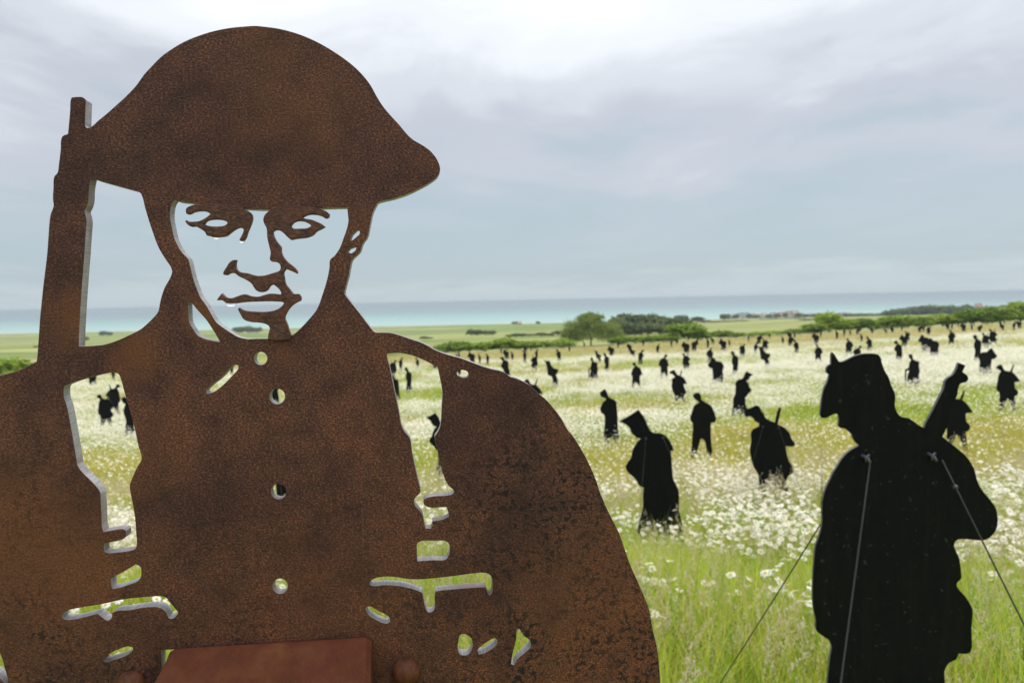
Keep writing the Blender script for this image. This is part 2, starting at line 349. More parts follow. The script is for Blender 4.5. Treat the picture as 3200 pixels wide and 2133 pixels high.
VPX = 1330.0; ZP, TP = 0.64, 0.0118
nd = ray(VPX, hor(VPX)); nd = Vector((nd.x, nd.y, 0)).normalized()
PR = Vector((nd.y, -nd.x, 0))
PQ = Vector((CAM.x, CAM.y, 0)) + nd * ZP
PG = gz(PQ.x, PQ.y)
PYAW = math.atan2(PR.y, PR.x)
def to_plate(pt, off=0.0):
    """photo pixel -> local (x, z) on the plate's front plane, off metres nearer the camera"""
    d = ray(*pt); k = (ZP - off) / d.dot(nd); p_ = CAM + d * k
    return (p_ - PQ).dot(PR), p_.z - PG
outline = ([(221, 310), (224, 304.5), (240, 302.5), (258, 304), (267, 311), (267.5, 330), (266, 380), (267, 395), (272, 400), (281, 398.5)]
    + [(306, 377.5), (337, 352), (357, 334), (388, 306), (423, 270), (437, 251), (449, 234), (474, 207), (505, 176), (541, 150.5), (576.5, 130), (612, 115), (663, 98.5), (714, 88), (765, 82.7), (800, 81)]
    + z2([(240, 163), (330, 175), (420, 197), (500, 225), (580, 262), (660, 308), (740, 362), (800, 410), (850, 460), (900, 525), (930, 580), (970, 645), (1010, 695), (1070, 760), (1130, 830), (1160, 856), (1210, 885), (1260, 920), (1295, 960), (1318, 1005), (1324, 1040), (1310, 1075), (1275, 1106), (1200, 1150), (1120, 1188), (1040, 1214), (960, 1233), (942, 1240)])
    + z3([(2025, 215), (2000, 270), (1978, 370), (1955, 470), (1920, 520), (1895, 590), (1830, 660), (1815, 720), (1800, 800), (1780, 870), (1770, 935), (1790, 965), (1850, 1040), (1905, 1110), (1950, 1170), (2005, 1238)])
    + z6([(978, 99), (1040, 100), (1110, 105), (1180, 125), (1260, 152), (1340, 178), (1400, 205), (1450, 235), (1520, 265), (1600, 290), (1680, 312), (1760, 342), (1840, 372), (1930, 400)])
    + zA([(640, 855), (700, 880), (760, 925), (830, 945), (920, 985), (1010, 1035), (1060, 1085), (1140, 1155), (1220, 1225), (1300, 1320), (1370, 1410), (1420, 1490), (1460, 1565)])
    + z8([(540, 500), (600, 600), (640, 690), (660, 750), (700, 840), (740, 920), (765, 990), (790, 1060), (830, 1150), (870, 1250), (885, 1330), (905, 1420), (915, 1510), (918, 1568)])
    + [(2066, 2300), (2040, 2600), (1960, 3000), (1800, 3300), (1650, 3500), (1640, 4300), (1560, 4400), (1500, 5200), (1480, 6500), (1560, 6720), (1180, 6720), (1150, 5600), (1000, 4500), (760, 4500), (640, 5600), (600, 6720), (220, 6720), (260, 6400), (240, 5200), (180, 4400), (60, 4300), (0, 3500), (-250, 3200), (-420, 2800), (-470, 2300), (-450, 1900), (-400, 1600), (-320, 1420), (-220, 1300), (-110, 1215)]
    + z4([(0, 712), (80, 692), (160, 668), (240, 628), (298, 598), (303, 560), (315, 400), (325, 250), (340, 100), (350, 0)])
    + z1([(287, 1560), (296, 1440), (304, 1340), (310, 1310), (327, 1260), (323, 1220), (326, 1150), (332, 1080), (350, 1060), (360, 1000), (370, 920), (376, 845), (385, 832), (415, 820), (420, 770), (428, 680)]))
def circle(cx, cy, r, n=18): return [(cx + r * math.cos(2 * math.pi * k / n), cy + r * math.sin(2 * math.pi * k / n)) for k in range(n)]
holes = [
    z1([(556, 1090), (600, 1105), (700, 1133), (790, 1158), (855, 1179)]) + z3([(108, 125), (140, 240), (190, 400), (250, 560), (310, 660), (350, 720), (358, 760), (340, 810), (300, 880), (275, 950), (260, 1010), (245, 1080), (210, 1125), (150, 1185), (100, 1225)])
      + z4([(1050, 385), (950, 430), (850, 460), (760, 470), (690, 474), (645, 475), (645, 400), (655, 200), (668, 0)]) + z1([(518, 1540), (526, 1420), (530, 1350), (525, 1320), (518, 1290), (530, 1265), (540, 1230), (545, 1150)]),
    z3([(380, 166), (405, 180), (470, 188), (550, 198), (740, 224), (940, 240), (1050, 246), (1165, 248), (1360, 246), (1560, 237), (1790, 230), (1797, 300), (1800, 340), (1785, 410), (1760, 480), (1730, 560), (1690, 620), (1650, 660), (1645, 720), (1630, 800), (1605, 890), (1585, 950), (1565, 1010), (1530, 1080), (1480, 1140), (1410, 1215), (1360, 1260), (1332, 1276), (1250, 1298), (1140, 1300), (1050, 1301), (970, 1303), (900, 1286), (830, 1245), (770, 1205), (720, 1165), (680, 1100), (640, 1030), (590, 960), (560, 890), (530, 800), (510, 720), (490, 650), (440, 595), (400, 530), (375, 470), (360, 400), (345, 320), (345, 260), (360, 195)]),
    z3([(492, 1003), (515, 1003), (560, 1060), (640, 1150), (690, 1225), (730, 1290), (751, 1329), (700, 1320), (620, 1300), (570, 1275), (530, 1220), (500, 1165), (494, 1100)]),
    z3([(1815, 490), (1830, 450), (1870, 412), (1895, 420), (1890, 450), (1850, 485), (1825, 502)]),
    z3([(1795, 585), (1810, 565), (1850, 550), (1865, 560), (1855, 585), (1825, 605), (1800, 600)]),
    circle(814.3, 1119.5, 20.5), circle(866, 1238, 24.3), circle(870.5, 1535, 24), circle(875.5, 1830.5, 23.5),
    z4([(1680, 840), (1700, 815), (1800, 735), (1870, 660), (1915, 625), (1945, 630), (1945, 655), (1900, 710), (1810, 800), (1730, 855), (1695, 862)]),
    z4([(530, 800), (560, 785), (640, 755), (760, 722), (860, 698), (925, 690), (965, 700), (985, 740), (1010, 830), (1060, 1000), (1100, 1150), (1130, 1290), (1155, 1380), (1150, 1410), (1120, 1460)])
      + z5([(1015, 0), (1003, 40), (1010, 100), (1030, 200), (1045, 300), (1052, 400), (1058, 500), (1045, 530), (1000, 545), (900, 558), (840, 562), (808, 552), (803, 520), (806, 488), (860, 478), (940, 460), (970, 440), (974, 390), (955, 378), (850, 390), (800, 399), (790, 360), (785, 250), (780, 150), (775, 90), (740, 40)])
      + z4([(632, 1445), (625, 1400), (600, 1250), (570, 1080), (545, 960), (525, 900), (520, 850)]),
    z5([(858, 762), (890, 742), (960, 705), (1010, 675), (1050, 650), (1085, 670), (1092, 700), (1090, 745), (1070, 775), (1000, 805), (930, 828), (870, 838), (862, 810)]),
    z5([(480, 1050), (495, 1020), (530, 1005), (650, 980), (800, 955), (950, 922), (1100, 905), (1230, 897), (1280, 905), (1320, 950), (1378, 1020), (1370, 1040), (1330, 1070), (1305, 1065), (1290, 1030), (1265, 1000), (1240, 985), (1200, 978), (1100, 985), (1000, 1003), (900, 1010), (868, 1025), (862, 1065), (845, 1080), (820, 1080), (790, 1058), (755, 1030), (700, 1045), (620, 1065), (520, 1078), (485, 1068)]),
    z5([(800, 1395), (830, 1360), (860, 1335), (920, 1305), (990, 1285), (1025, 1290), (1030, 1310), (1000, 1340), (940, 1370), (870, 1390), (820, 1405)]),
    z6([(1068, 285), (1075, 272), (1180, 268), (1280, 290), (1370, 325), (1450, 365), (1482, 378), (1495, 440), (1510, 510), (1523, 590), (1518, 690), (1510, 830), (1500, 880), (1480, 920), (1460, 950), (1462, 990), (1480, 1050), (1500, 1150), (1530, 1260), (1565, 1340), (1600, 1375), (1620, 1395), (1610, 1415), (1560, 1430), (1470, 1435), (1400, 1448), (1372, 1465), (1368, 1490), (1385, 1515), (1420, 1530)])
      + z7([(1500, 134), (1555, 132), (1568, 165), (1575, 210), (1520, 235), (1440, 248), (1437, 290), (1425, 308), (1385, 305), (1372, 260), (1362, 205), (1340, 165), (1300, 120), (1290, 95), (1300, 60)])
      + z6([(1345, 1400), (1340, 1370), (1320, 1290), (1300, 1200), (1275, 1080), (1255, 960), (1245, 945), (1210, 905), (1185, 850), (1165, 740), (1140, 620), (1115, 500), (1090, 380)]),
    z7([(1313, 480), (1317, 430), (1340, 413), (1460, 407), (1540, 408), (1575, 430), (1583, 480), (1572, 530), (1550, 558), (1440, 565), (1318, 573)]),
    z7([(928, 765), (930, 745), (970, 715), (1050, 700), (1130, 702), (1210, 715), (1290, 722), (1400, 718), (1530, 705), (1650, 690), (1780, 673), (1860, 668), (1905, 682), (1928, 715), (1932, 780), (1928, 830), (1908, 855), (1892, 830), (1875, 785), (1800, 788), (1650, 800), (1530, 810), (1465, 820), (1460, 870), (1462, 940), (1455, 970), (1425, 990), (1400, 985), (1383, 950), (1370, 890), (1358, 830), (1310, 810), (1210, 782), (1120, 770), (1040, 768), (960, 775)]),
    z7([(893, 965), (905, 948), (935, 945), (1000, 980), (1060, 1010), (1090, 1035), (1095, 1065), (1075, 1080), (1040, 1078), (980, 1050), (920, 1010)]),
    z7([(1648, 1290), (1655, 1220), (1665, 1180), (1690, 1167), (1730, 1180), (1762, 1210), (1770, 1260), (1755, 1310), (1730, 1335), (1700, 1342), (1665, 1330)]),
    z7([(1808, 1300), (1830, 1275), (1900, 1225), (1945, 1203), (1972, 1215), (1968, 1245), (1930, 1285), (1860, 1325), (1820, 1335)]),
    z8([(300, 1340), (308, 1333), (330, 1365), (355, 1385), (358, 1410), (345, 1425), (300, 1465), (285, 1490), (273, 1485), (280, 1440), (295, 1380)]),
    zA([(108, 890), (115, 865), (140, 848), (200, 848), (240, 868), (255, 905), (240, 932), (200, 942), (150, 930), (115, 910)]),
    [(504, 2030), (560, 2027), (760, 2016), (1154, 1994), (1164, 2001), (1163, 2300), (500, 2300)],
    [(-90, 1950), (-40, 1985), (0, 2041), (14, 2085), (24, 2120), (27, 2145), (0, 2118), (-50, 2080), (-95, 2010)],
]
brow_l = z3([(470, 245), (480, 230), (550, 205), (610, 205), (640, 195), (700, 197), (770, 208), (880, 210), (920, 225), (940, 240), (985, 262), (1010, 290), (1012, 330), (1000, 370), (975, 430), (960, 475), (940, 500), (915, 502), (908, 490), (935, 440), (942, 410), (930, 395), (905, 395), (870, 410), (830, 440), (800, 462), (755, 470), (690, 468), (640, 458), (625, 430), (590, 405), (550, 385), (510, 385), (480, 365), (465, 345), (470, 332), (500, 345), (540, 345), (580, 340), (630, 315), (670, 285), (650, 268), (600, 258), (540, 265), (490, 285), (472, 280)])
eye_l = z3([(618, 365), (640, 340), (690, 328), (760, 330), (805, 345), (810, 360), (790, 375), (720, 385), (650, 378)])
face_r = z3([(1165, 245), (1180, 235), (1260, 225), (1300, 212), (1345, 220), (1380, 205), (1430, 218), (1520, 230), (1560, 240), (1620, 262), (1645, 285), (1640, 310), (1615, 318), (1580, 300), (1530, 288), (1470, 290), (1425, 310), (1440, 318), (1500, 330), (1540, 345), (1590, 370), (1610, 388), (1580, 405), (1540, 425), (1510, 455), (1460, 475), (1380, 485), (1330, 495), (1300, 470), (1270, 440), (1230, 415), (1195, 418), (1182, 430), (1190, 465), (1220, 515), (1250, 555), (1250, 590), (1270, 635), (1310, 680), (1360, 720), (1382, 750), (1382, 772), (1340, 752), (1290, 732), (1270, 760), (1275, 800), (1285, 850), (1310, 885), (1350, 935), (1395, 935), (1412, 960), (1410, 990), (1370, 1010), (1330, 1040), (1300, 1080), (1280, 1130), (1300, 1185), (1315, 1235), (1330, 1275), (1330, 1312), (1240, 1318), (1140, 1312), (1145, 1265), (1155, 1215), (1145, 1195), (1110, 1178), (1060, 1170), (1000, 1165), (945, 1145), (915, 1100), (895, 1060), (905, 1048), (940, 1068), (1000, 1078), (1170, 1076), (1230, 1055), (1268, 1020), (1270, 1005), (1240, 1000), (1020, 1000), (960, 1003), (870, 1013), (800, 1010), (770, 990), (722, 988), (740, 960), (765, 930), (800, 962), (840, 970), (890, 955), (950, 938), (1010, 955), (1060, 958), (1110, 945), (1160, 933), (1250, 940), (1245, 915), (1215, 880), (1185, 858), (1160, 870), (1135, 905), (1090, 922), (1050, 910), (1025, 880), (1010, 855), (970, 825), (900, 790), (870, 768), (830, 768), (805, 782), (778, 780), (775, 765), (800, 720), (830, 675), (860, 658), (885, 658), (878, 690), (885, 730), (910, 755), (970, 765), (1050, 787), (1110, 785), (1180, 765), (1235, 745), (1245, 720), (1235, 690), (1205, 675), (1170, 670), (1158, 655), (1163, 600), (1150, 540), (1135, 470), (1130, 400), (1110, 360), (1103, 330), (1115, 290), (1140, 265)])
eye_r = z3([(1330, 382), (1350, 355), (1390, 340), (1440, 345), (1480, 365), (1497, 378), (1470, 395), (1400, 402), (1345, 398)])

def plate_loops(loops, off=0.0): return [smooth_closed([to_plate(q, off) for q in lp], 5, 52 if len(lp) > 7 else 1) for lp in loops]
def lp3(pt): a = to_plate(pt); return (a[0], 0.0, a[1])
def prad(px): return px / F * ZP
zl = lp3((1000, 1250))[2]
M_RUST = build_rust([(lp3((235, 1000)), prad(95), 0.8), (lp3((640, 985)), prad(70), 0.75), (lp3((430, 1105)), prad(100), 0.7), (lp3((880, 1110)), prad(40), 0.35), (lp3((130, 1720)), prad(330), 0.6), (lp3((900, 330)), prad(260), 0.32), (lp3((480, 1400)), prad(160), 0.25), (lp3((1000, 1900)), prad(300), 0.25), (lp3((1850, 1850)), prad(260), 0.3)], zl, lp3((860, 1250))[0])
M_EDGE = build_cut_edge()
memo = link('soldier_memorial', None, loc=(PQ.x, PQ.y, PG), rz=PYAW)
tag(memo, 'rusted steel soldier bust with helmet and rifle, pierced face and straps', 'sculpture')
pm = plate_mesh('steel_plate', plate_loops([outline] + holes), TP)
pm.transform(Matrix.Translation((0, TP / 2, 0)))
link('steel_plate', pm, [M_RUST, M_EDGE], memo)
M_FACE, t, b = material('reddish flame cut steel', (0.09, 0.04, 0.03), 0.5, 0.3)
p = obj_coord(t); fn = noise_n(t, mapping(t, p, (1, 1, 1.5)), 260, 4, 0.65, 0.4)
fc = ramp(t, fn, [(0.30, (0.026, 0.011, 0.0085)), (0.5, (0.072, 0.030, 0.021)), (0.7, (0.15, 0.070, 0.046))])
t.links.new(mixc(t, ramp(t, noise_n(t, p, 70, 3, 0.6), [(0.45, 0.0), (0.65, 0.6)]), fc, (0.115, 0.036, 0.018)), b.inputs['Base Color'])
bump(t, b, fn, 0.9, 0.002)
TF = 0.006
for nm, lps in (('brow_and_eye', [brow_l, eye_l]), ('brow_nose_and_mouth', [face_r, eye_r])):
    fm = plate_mesh(nm, plate_loops(lps, 0.0026), TF, 0.0009)
    fm.transform(Matrix.Translation((0, TF / 2 - 0.0026, 0)))
    link(nm, fm, [M_FACE, M_FACE], memo)

# folded sign panel in the lower aperture, leaning towards the viewer
M_PANEL, t, b = material('smooth red brown patina', (0.16, 0.06, 0.035), 0.7, 0.10)
p = obj_coord(t)
cc = ramp(t, noise_n(t, p, 26, 5, 0.62), [(0.3, (0.060, 0.0175, 0.0095)), (0.5, (0.090, 0.027, 0.014)), (0.62, (0.115, 0.040, 0.018)), (0.75, (0.16, 0.066, 0.024))])
cc = mixc(t, ramp(t, noise_n(t, p, 700, 2, 0.6), [(0.4, 0.0), (0.8, 0.5)]), cc, (0.13, 0.047, 0.026))
t.links.new(cc, b.inputs['Base Color']); bump(t, b, noise_n(t, p, 420, 3, 0.6), 0.25, 0.0006)
def at_plate(pt, off): a = to_plate(pt, off); return Vector((a[0], -off, a[1]))
tl, tr = at_plate((512, 2028), 0.004), at_plate((1162, 1990), 0.004)
wd_, dz_, dy_ = (tr - tl), -0.16, -0.16
bm = bmesh.new()
prof = [(0.010, -0.004), (0.0, 0.0), (-0.004, -0.0012), (-0.008, -0.004)] + [(-0.008 - 0.115 * k / 6, -0.004 - 0.135 * k / 6) for k in range(1, 7)] + [(-0.123, -0.150), (-0.10, -0.16), (0.02, -0.16)]
NX = 40; grid = []
for (yy, zz) in prof:
    r_ = []
    for i in range(NX + 1):
        s = i / NX; e = 0.0
        for d_ in (s, 1 - s):
            if d_ < 0.025: e = -0.004 * (1 - d_ / 0.025) ** 2
        if s < 0.06: e -= 0.009 * (1 - s / 0.06) ** 2 * max(0.0, 1 + zz / 0.03)
        q = tl + wd_ * s
        r_.append(bm.verts.new((q.x - (1 - s) * 0.42 * max(0.0, -zz - 0.003), q.y + yy - e * 0.4, q.z + zz + e)))
    grid.append(r_)
for A, B in zip(grid, grid[1:]):
    for i in range(NX): bm.faces.new((A[i], A[i + 1], B[i + 1], B[i]))
for k in (0, NX):
    bm.faces.new([g[k] for g in grid])
bmesh.ops.bevel(bm, geom=[e for e in bm.edges if e.is_manifold and e.calc_face_angle(0) > 1.0], offset=0.0016, segments=3, affect='EDGES', clamp_overlap=True)
sgm = from_bm('sign_panel', bm, True); sgm.set_sharp_from_angle(angle=math.radians(28)); link('sign_panel', sgm, M_PANEL, memo)
M_RIVET, t, b = material('dome rivet patina', (0.16, 0.065, 0.035), 0.55, 0.2)
p = obj_coord(t); t.links.new(ramp(t, noise_n(t, p, 120, 3, 0.6), [(0.3, (0.060, 0.019, 0.010)), (0.7, (0.13, 0.047, 0.020))]), b.inputs['Base Color'])
def dome(r, h, seg=28, ring=8):
    bm = bmesh.new(); top = bm.verts.new((0, -h, 0)); prev = None
    for k in range(1, ring + 2):
        a = math.pi / 2 * k / ring if k <= ring else math.pi / 2
        rr, yy = r * math.sin(a), -h * math.cos(a) if k <= ring else 0.004
        cur = [bm.verts.new((rr * math.cos(2 * math.pi * i / seg), yy, rr * math.sin(2 * math.pi * i / seg))) for i in range(seg)]
        for i in range(seg):
            if prev is None: bm.faces.new((top, cur[i], cur[(i + 1) % seg]))
            else: bm.faces.new((prev[i], cur[i], cur[(i + 1) % seg], prev[(i + 1) % seg]))
        prev = cur
    return from_bm('rivet', bm, True)
rv = dome(prad(44), prad(34))
for pt in ((1268, 2106), (404, 2146)):
    a = to_plate(pt, 0.004); link('rivet', rv, M_RIVET, memo, loc=(a[0], 0.0005, a[1]))

# rain drops hanging from the cut edges, ants walking on the rim
M_DROP, t, b = material('rain water', (1, 1, 1), 0.02, 0.5); b.inputs['Transmission Weight'].default_value = 1.0; b.inputs['IOR'].default_value = 1.33
def drop_mesh(w, h):
    bm = bmesh.new(); bmesh.ops.create_uvsphere(bm, u_segments=16, v_segments=10, radius=1)
    for v in bm.verts: v.co = Vector((v.co.x * w, v.co.y * w * 0.7, v.co.z * h if v.co.z < 0 else v.co.z * h * 0.35))
    return from_bm('water_drop', bm, True)
def world_plate(pt, yoff):
    a = to_plate(pt, -yoff); return PQ + PR * a[0] + nd * yoff + Vector((0, 0, PG + a[1]))
for (pt, w, h, lab) in ((z3([(722, 468)])[0], 12, 7, 'clear rain drop hanging under the left eye of the rusted soldier'),
                        (z3([(930, 500)])[0], 9, 9, 'small rain drop at the tip of the inner eye corner beside the nose'),
                        (z3([(842, 1012)])[0], 17, 10, 'wide rain drop hanging under the upper lip of the rusted soldier')):
    o = link('water_drop', drop_mesh(prad(w), prad(h)), M_DROP, loc=world_plate(pt, 0.002), rz=PYAW)
    tag(o, lab, 'water drop', 'rain drops on the steel face')
M_ANT, _, _ = material('dark insect shell', (0.012, 0.009, 0.008), 0.35, 0.5)
def ant_mesh(L_):
    bm = bmesh.new()
    for cx_, cz_, rx, rz_ in ((-0.33, 0.24, 0.20, 0.13), (-0.02, 0.22, 0.17, 0.08), (0.28, 0.25, 0.12, 0.10)):
        r = bmesh.ops.create_uvsphere(bm, u_segments=10, v_segments=7, radius=1)
        for v in r['verts']: v.co = Vector((v.co.x * rx + cx_, v.co.y * rz_, v.co.z * rz_ + cz_)) * L_
    for s in (-1, 1):
        for x0, x1 in ((-0.12, -0.30), (-0.02, 0.0), (0.08, 0.30)):
            tube(bm, [Vector((x0, 0, 0.22)) * L_, Vector(((x0 + x1) / 2, s * 0.16, 0.30)) * L_, Vector((x1, s * 0.28, 0.0)) * L_], 0.018 * L_, 5)
        tube(bm, [Vector((0.36, s * 0.03, 0.28)) * L_, Vector((0.46, s * 0.10, 0.36)) * L_, Vector((0.55, s * 0.12, 0.22)) * L_], 0.014 * L_, 5)
    return from_bm('ant', bm, True)
for (pt, L_, rot, lab) in (((1431, 1114), 17, 0.30, 'tiny black ant walking along the top of the rusted shoulder'),
                           ((1689, 1232), 13, 0.82, 'tiny dark ant on the shoulder slope below the bent silhouette')):
    o = link('ant', ant_mesh(prad(L_)), M_ANT, loc=world_plate(pt, 0.004)); o.rotation_euler = (0, rot, PYAW)
    tag(o, lab, 'ant', 'ants on the rusted shoulder')

# ------------------------------------------------------------------ black silhouettes in the field
SH = {}
SH['hood'] = q4([(370, 288), (400, 270), (450, 245), (500, 215), (520, 200), (540, 225), (570, 270), (590, 320), (610, 360), (640, 385), (690, 390), (730, 410), (765, 450), (790, 500), (800, 530), (775, 530), (780, 600), (785, 680), (790, 740), (810, 790), (830, 830), (838, 900), (835, 980), (850, 1060), (865, 1150), (875, 1230), (885, 1300), (905, 1385), (862, 1390), (850, 1310), (800, 1240), (740, 1200), (690, 1190), (690, 1360), (640, 1370), (640, 1200), (600, 1195), (590, 1360), (530, 1365), (540, 1220), (505, 1160), (510, 1110), (530, 1040), (550, 960), (550, 880), (555, 810), (520, 790), (500, 750), (460, 710), (430, 680), (415, 640), (430, 610), (460, 570), (470, 520), (490, 480), (530, 430), (545, 425), (510, 420), (480, 395), (460, 370), (450, 340), (430, 320), (400, 300)])
SH['rifle'] = q4([(1380, 215), (1430, 200), (1470, 180), (1495, 190), (1510, 225), (1530, 250), (1540, 280), (1580, 300), (1612, 315), (1640, 200), (1650, 190), (1662, 200), (1635, 330), (1680, 350), (1720, 390), (1740, 440), (1765, 480), (1765, 495), (1745, 505), (1695, 505), (1700, 540), (1710, 590), (1720, 620), (1745, 670), (1755, 720), (1715, 750), (1700, 800), (1715, 860), (1735, 940), (1745, 1040), (1685, 1040), (1680, 920), (1640, 850), (1605, 830), (1570, 870), (1555, 960), (1545, 1040), (1485, 1040), (1495, 920), (1490, 820), (1480, 740), (1450, 690), (1430, 620), (1420, 540), (1430, 470), (1425, 420), (1440, 380), (1490, 350), (1490, 325), (1460, 310), (1440, 280), (1410, 270), (1390, 285), (1380, 250)])
SH['apart'] = q4([(960, 95), (985, 75), (1010, 75), (1025, 95), (1025, 125), (1060, 150), (1095, 170), (1115, 200), (1130, 240), (1140, 285), (1125, 310), (1100, 310), (1098, 360), (1100, 430), (1105, 500), (1110, 540), (1100, 580), (1112, 640), (1075, 640), (1070, 560), (1060, 500), (1045, 450), (1020, 440), (1005, 500), (990, 550), (1000, 640), (940, 640), (945, 560), (950, 500), (955, 430), (960, 350), (958, 310), (945, 310), (940, 270), (955, 230), (970, 180), (1000, 155), (1010, 150), (990, 135), (970, 115)])
SH['folded'] = q4([(205, 60), (240, 35), (255, 60), (265, 90), (290, 105), (315, 120), (320, 160), (325, 220), (325, 300), (332, 360), (332, 440), (305, 445), (300, 400), (285, 370), (268, 375), (262, 440), (236, 440), (243, 390), (230, 370), (235, 290), (235, 220), (210, 195), (208, 170), (225, 130), (250, 105), (225, 95), (210, 85)])
SH['stick'] = zC([(940, 820), (965, 808), (985, 830), (990, 870), (1020, 890), (1060, 900), (1055, 960), (1065, 1020), (1055, 1060), (1070, 1150), (1050, 1165), (1050, 1240), (1010, 1240), (1000, 1165), (985, 1165), (975, 1240), (940, 1240), (945, 1160), (922, 1150), (930, 1090), (950, 1015), (922, 1015), (914, 1240), (900, 1240), (905, 1000), (940, 980), (950, 920), (970, 880), (950, 860)])
SH['slung'] = zC([(2050, 985), (2075, 955), (2105, 950), (2120, 985), (2135, 1010), (2180, 1020), (2208, 945), (2218, 950), (2200, 1025), (2235, 1060), (2275, 1125), (2225, 1135), (2230, 1200), (2255, 1230), (2250, 1270), (2225, 1290), (2235, 1380), (2250, 1500), (2215, 1500), (2195, 1370), (2165, 1310), (2140, 1370), (2120, 1500), (2082, 1500), (2090, 1330), (2085, 1250), (2065, 1230), (2070, 1130), (2080, 1060), (2100, 1020), (2080, 1005)])
SH['pack'] = zC([(1190, 640), (1205, 610), (1225, 620), (1235, 640), (1275, 645), (1295, 680), (1285, 720), (1290, 760), (1282, 850), (1258, 850), (1247, 800), (1232, 850), (1205, 850), (1210, 760), (1205, 700), (1180, 690), (1170, 670)])
SH['lean'] = zA([(1145, 680), (1160, 690), (1190, 705), (1215, 698), (1235, 720), (1238, 748), (1270, 790), (1330, 810), (1330, 830), (1300, 880), (1320, 930), (1325, 1060), (1295, 1060), (1285, 990), (1270, 1060), (1240, 1060), (1260, 960), (1250, 900), (1200, 880), (1190, 800), (1180, 740)])
SH['coat'] = zA([(1740, 690), (1758, 678), (1775, 690), (1783, 720), (1812, 740), (1816, 800), (1810, 880), (1822, 940), (1826, 975), (1797, 975), (1790, 930), (1778, 975), (1745, 972), (1755, 900), (1762, 830), (1750, 790), (1755, 750), (1765, 730), (1748, 715)])
def norm_shape(lp):
    ys = [p_[1] for p_ in lp]; h = max(ys) - min(ys); b0 = max(ys)
    lowx = [p_[0] for p_ in lp]; mx = (max(lowx) + min(lowx)) / 2
    return [((x - mx) / h, (b0 - y) / h) for x, y in lp], mx
SHN = {k: norm_shape(v)[0] for k, v in SH.items()}
SHM = {}
def shape_mesh(kind, flip):
    k = (kind, flip)
    if k not in SHM:
        lp = [((-x if flip else x) * 1.75, y * 1.75) for x, y in SHN[kind]]
        me = plate_mesh('silhouette_' + kind, [smooth_closed([(x, y) for x, y in (lp[::-1] if flip else lp)], 3)], 0.014, 0.001)
        me.materials.append(M_BOARD); me.materials.append(M_BEDGE); SHM[k] = me
    return SHM[k]

def wire(parent, a, b_, r, name='guy_wire'):
    bm = bmesh.new(); a, b_ = Vector(a), Vector(b_)
    pts = [a.lerp(b_, k / 10) - Vector((0, 0, 0.010 * (a - b_).length * 4 * (k / 10) * (1 - k / 10))) for k in range(11)]
    tube(bm, pts, r, 6); return link(name, from_bm(name, bm, True), M_CORD, parent)
def ring_mesh(R_, r):
    bm = bmesh.new(); vs = []
    for i in range(16):
        a = 2 * math.pi * i / 16
        vs.append([bm.verts.new(((R_ + r * math.cos(c_)) * math.cos(a), r * math.sin(c_), (R_ + r * math.cos(c_)) * math.sin(a))) for c_ in [2 * math.pi * j / 8 for j in range(8)]])
    for i in range(16):
        for j in range(8): bm.faces.new((vs[i][j], vs[(i + 1) % 16][j], vs[(i + 1) % 16][(j + 1) % 8], vs[i][(j + 1) % 8]))
    return from_bm('eye_bolt', bm, True)

# the officer beside the plate, with eye bolts and guy cords
OD = 2.25
off_px = (q5([(512, 145), (520, 130), (540, 150), (560, 185), (575, 207), (605, 205), (640, 190), (700, 160), (770, 142), (840, 140), (890, 148), (915, 175), (925, 220), (945, 275), (980, 335), (1000, 400), (1025, 450), (1035, 500), (1030, 560), (1040, 600), (1060, 635), (1085, 655), (1140, 665), (1180, 690), (1230, 725), (1268, 745), (1285, 700), (1340, 600), (1390, 500), (1430, 420), (1440, 370), (1460, 340), (1505, 310), (1530, 270), (1550, 215), (1605, 238), (1580, 290), (1620, 320), (1628, 345), (1610, 372), (1565, 385), (1545, 430), (1540, 470), (1510, 540), (1475, 660), (1440, 770), (1418, 815), (1440, 835), (1500, 880), (1560, 930), (1600, 965), (1650, 1030), (1680, 1090), (1700, 1170), (1740, 1250), (1790, 1310)])
    + q6([(1820, 85), (1850, 130), (1865, 190), (1868, 250), (1855, 310), (1820, 360), (1780, 388), (1740, 398), (1680, 395), (1600, 388), (1545, 392), (1520, 410), (1512, 430), (1525, 480), (1550, 530), (1562, 590), (1570, 650), (1570, 710), (1540, 740), (1535, 765), (1555, 800), (1600, 850), (1640, 910), (1662, 960), (1662, 1030), (1655, 1100), (1658, 1200), (1655, 1280), (1635, 1315), (1600, 1322), (1550, 1318), (1540, 1340), (1530, 1365), (1480, 1390), (1445, 1430), (1435, 1470), (1440, 1568)])
    + [(2945, 2300), (2930, 2480), (2925, 2750), (2950, 2990), (2840, 2990), (2835, 2700), (2800, 2450), (2770, 2450), (2745, 2700), (2740, 2990), (2630, 2990), (2640, 2750), (2620, 2450), (2590, 2300)]
    + q6([(480, 1568), (490, 1450), (505, 1330), (515, 1260), (490, 1210), (440, 1175), (390, 1130), (385, 1040), (370, 970), (362, 900), (360, 800), (365, 650), (372, 560), (385, 440), (410, 370), (430, 300), (440, 200), (440, 100)])
    + q5([(440, 1400), (445, 1330), (460, 1260), (480, 1210), (510, 1150), (522, 1120), (560, 1060), (590, 1010), (630, 960), (680, 920), (740, 890), (710, 862), (690, 830), (680, 800), (650, 770), (620, 750), (585, 745), (570, 720), (575, 690), (570, 640), (550, 630), (500, 650), (470, 665), (435, 665), (422, 640), (425, 590), (440, 480), (455, 420), (480, 370), (495, 310), (475, 295), (472, 265), (485, 240), (510, 225), (510, 180)]))
d0 = ray(2740, hor(2740)); OX = d0.x * OD
OYAW = math.radians(-6)
oR = Vector((math.cos(OYAW), math.sin(OYAW), 0)); oN = Vector((-math.sin(OYAW), math.cos(OYAW), 0)); oP = Vector((OX, OD, 0))
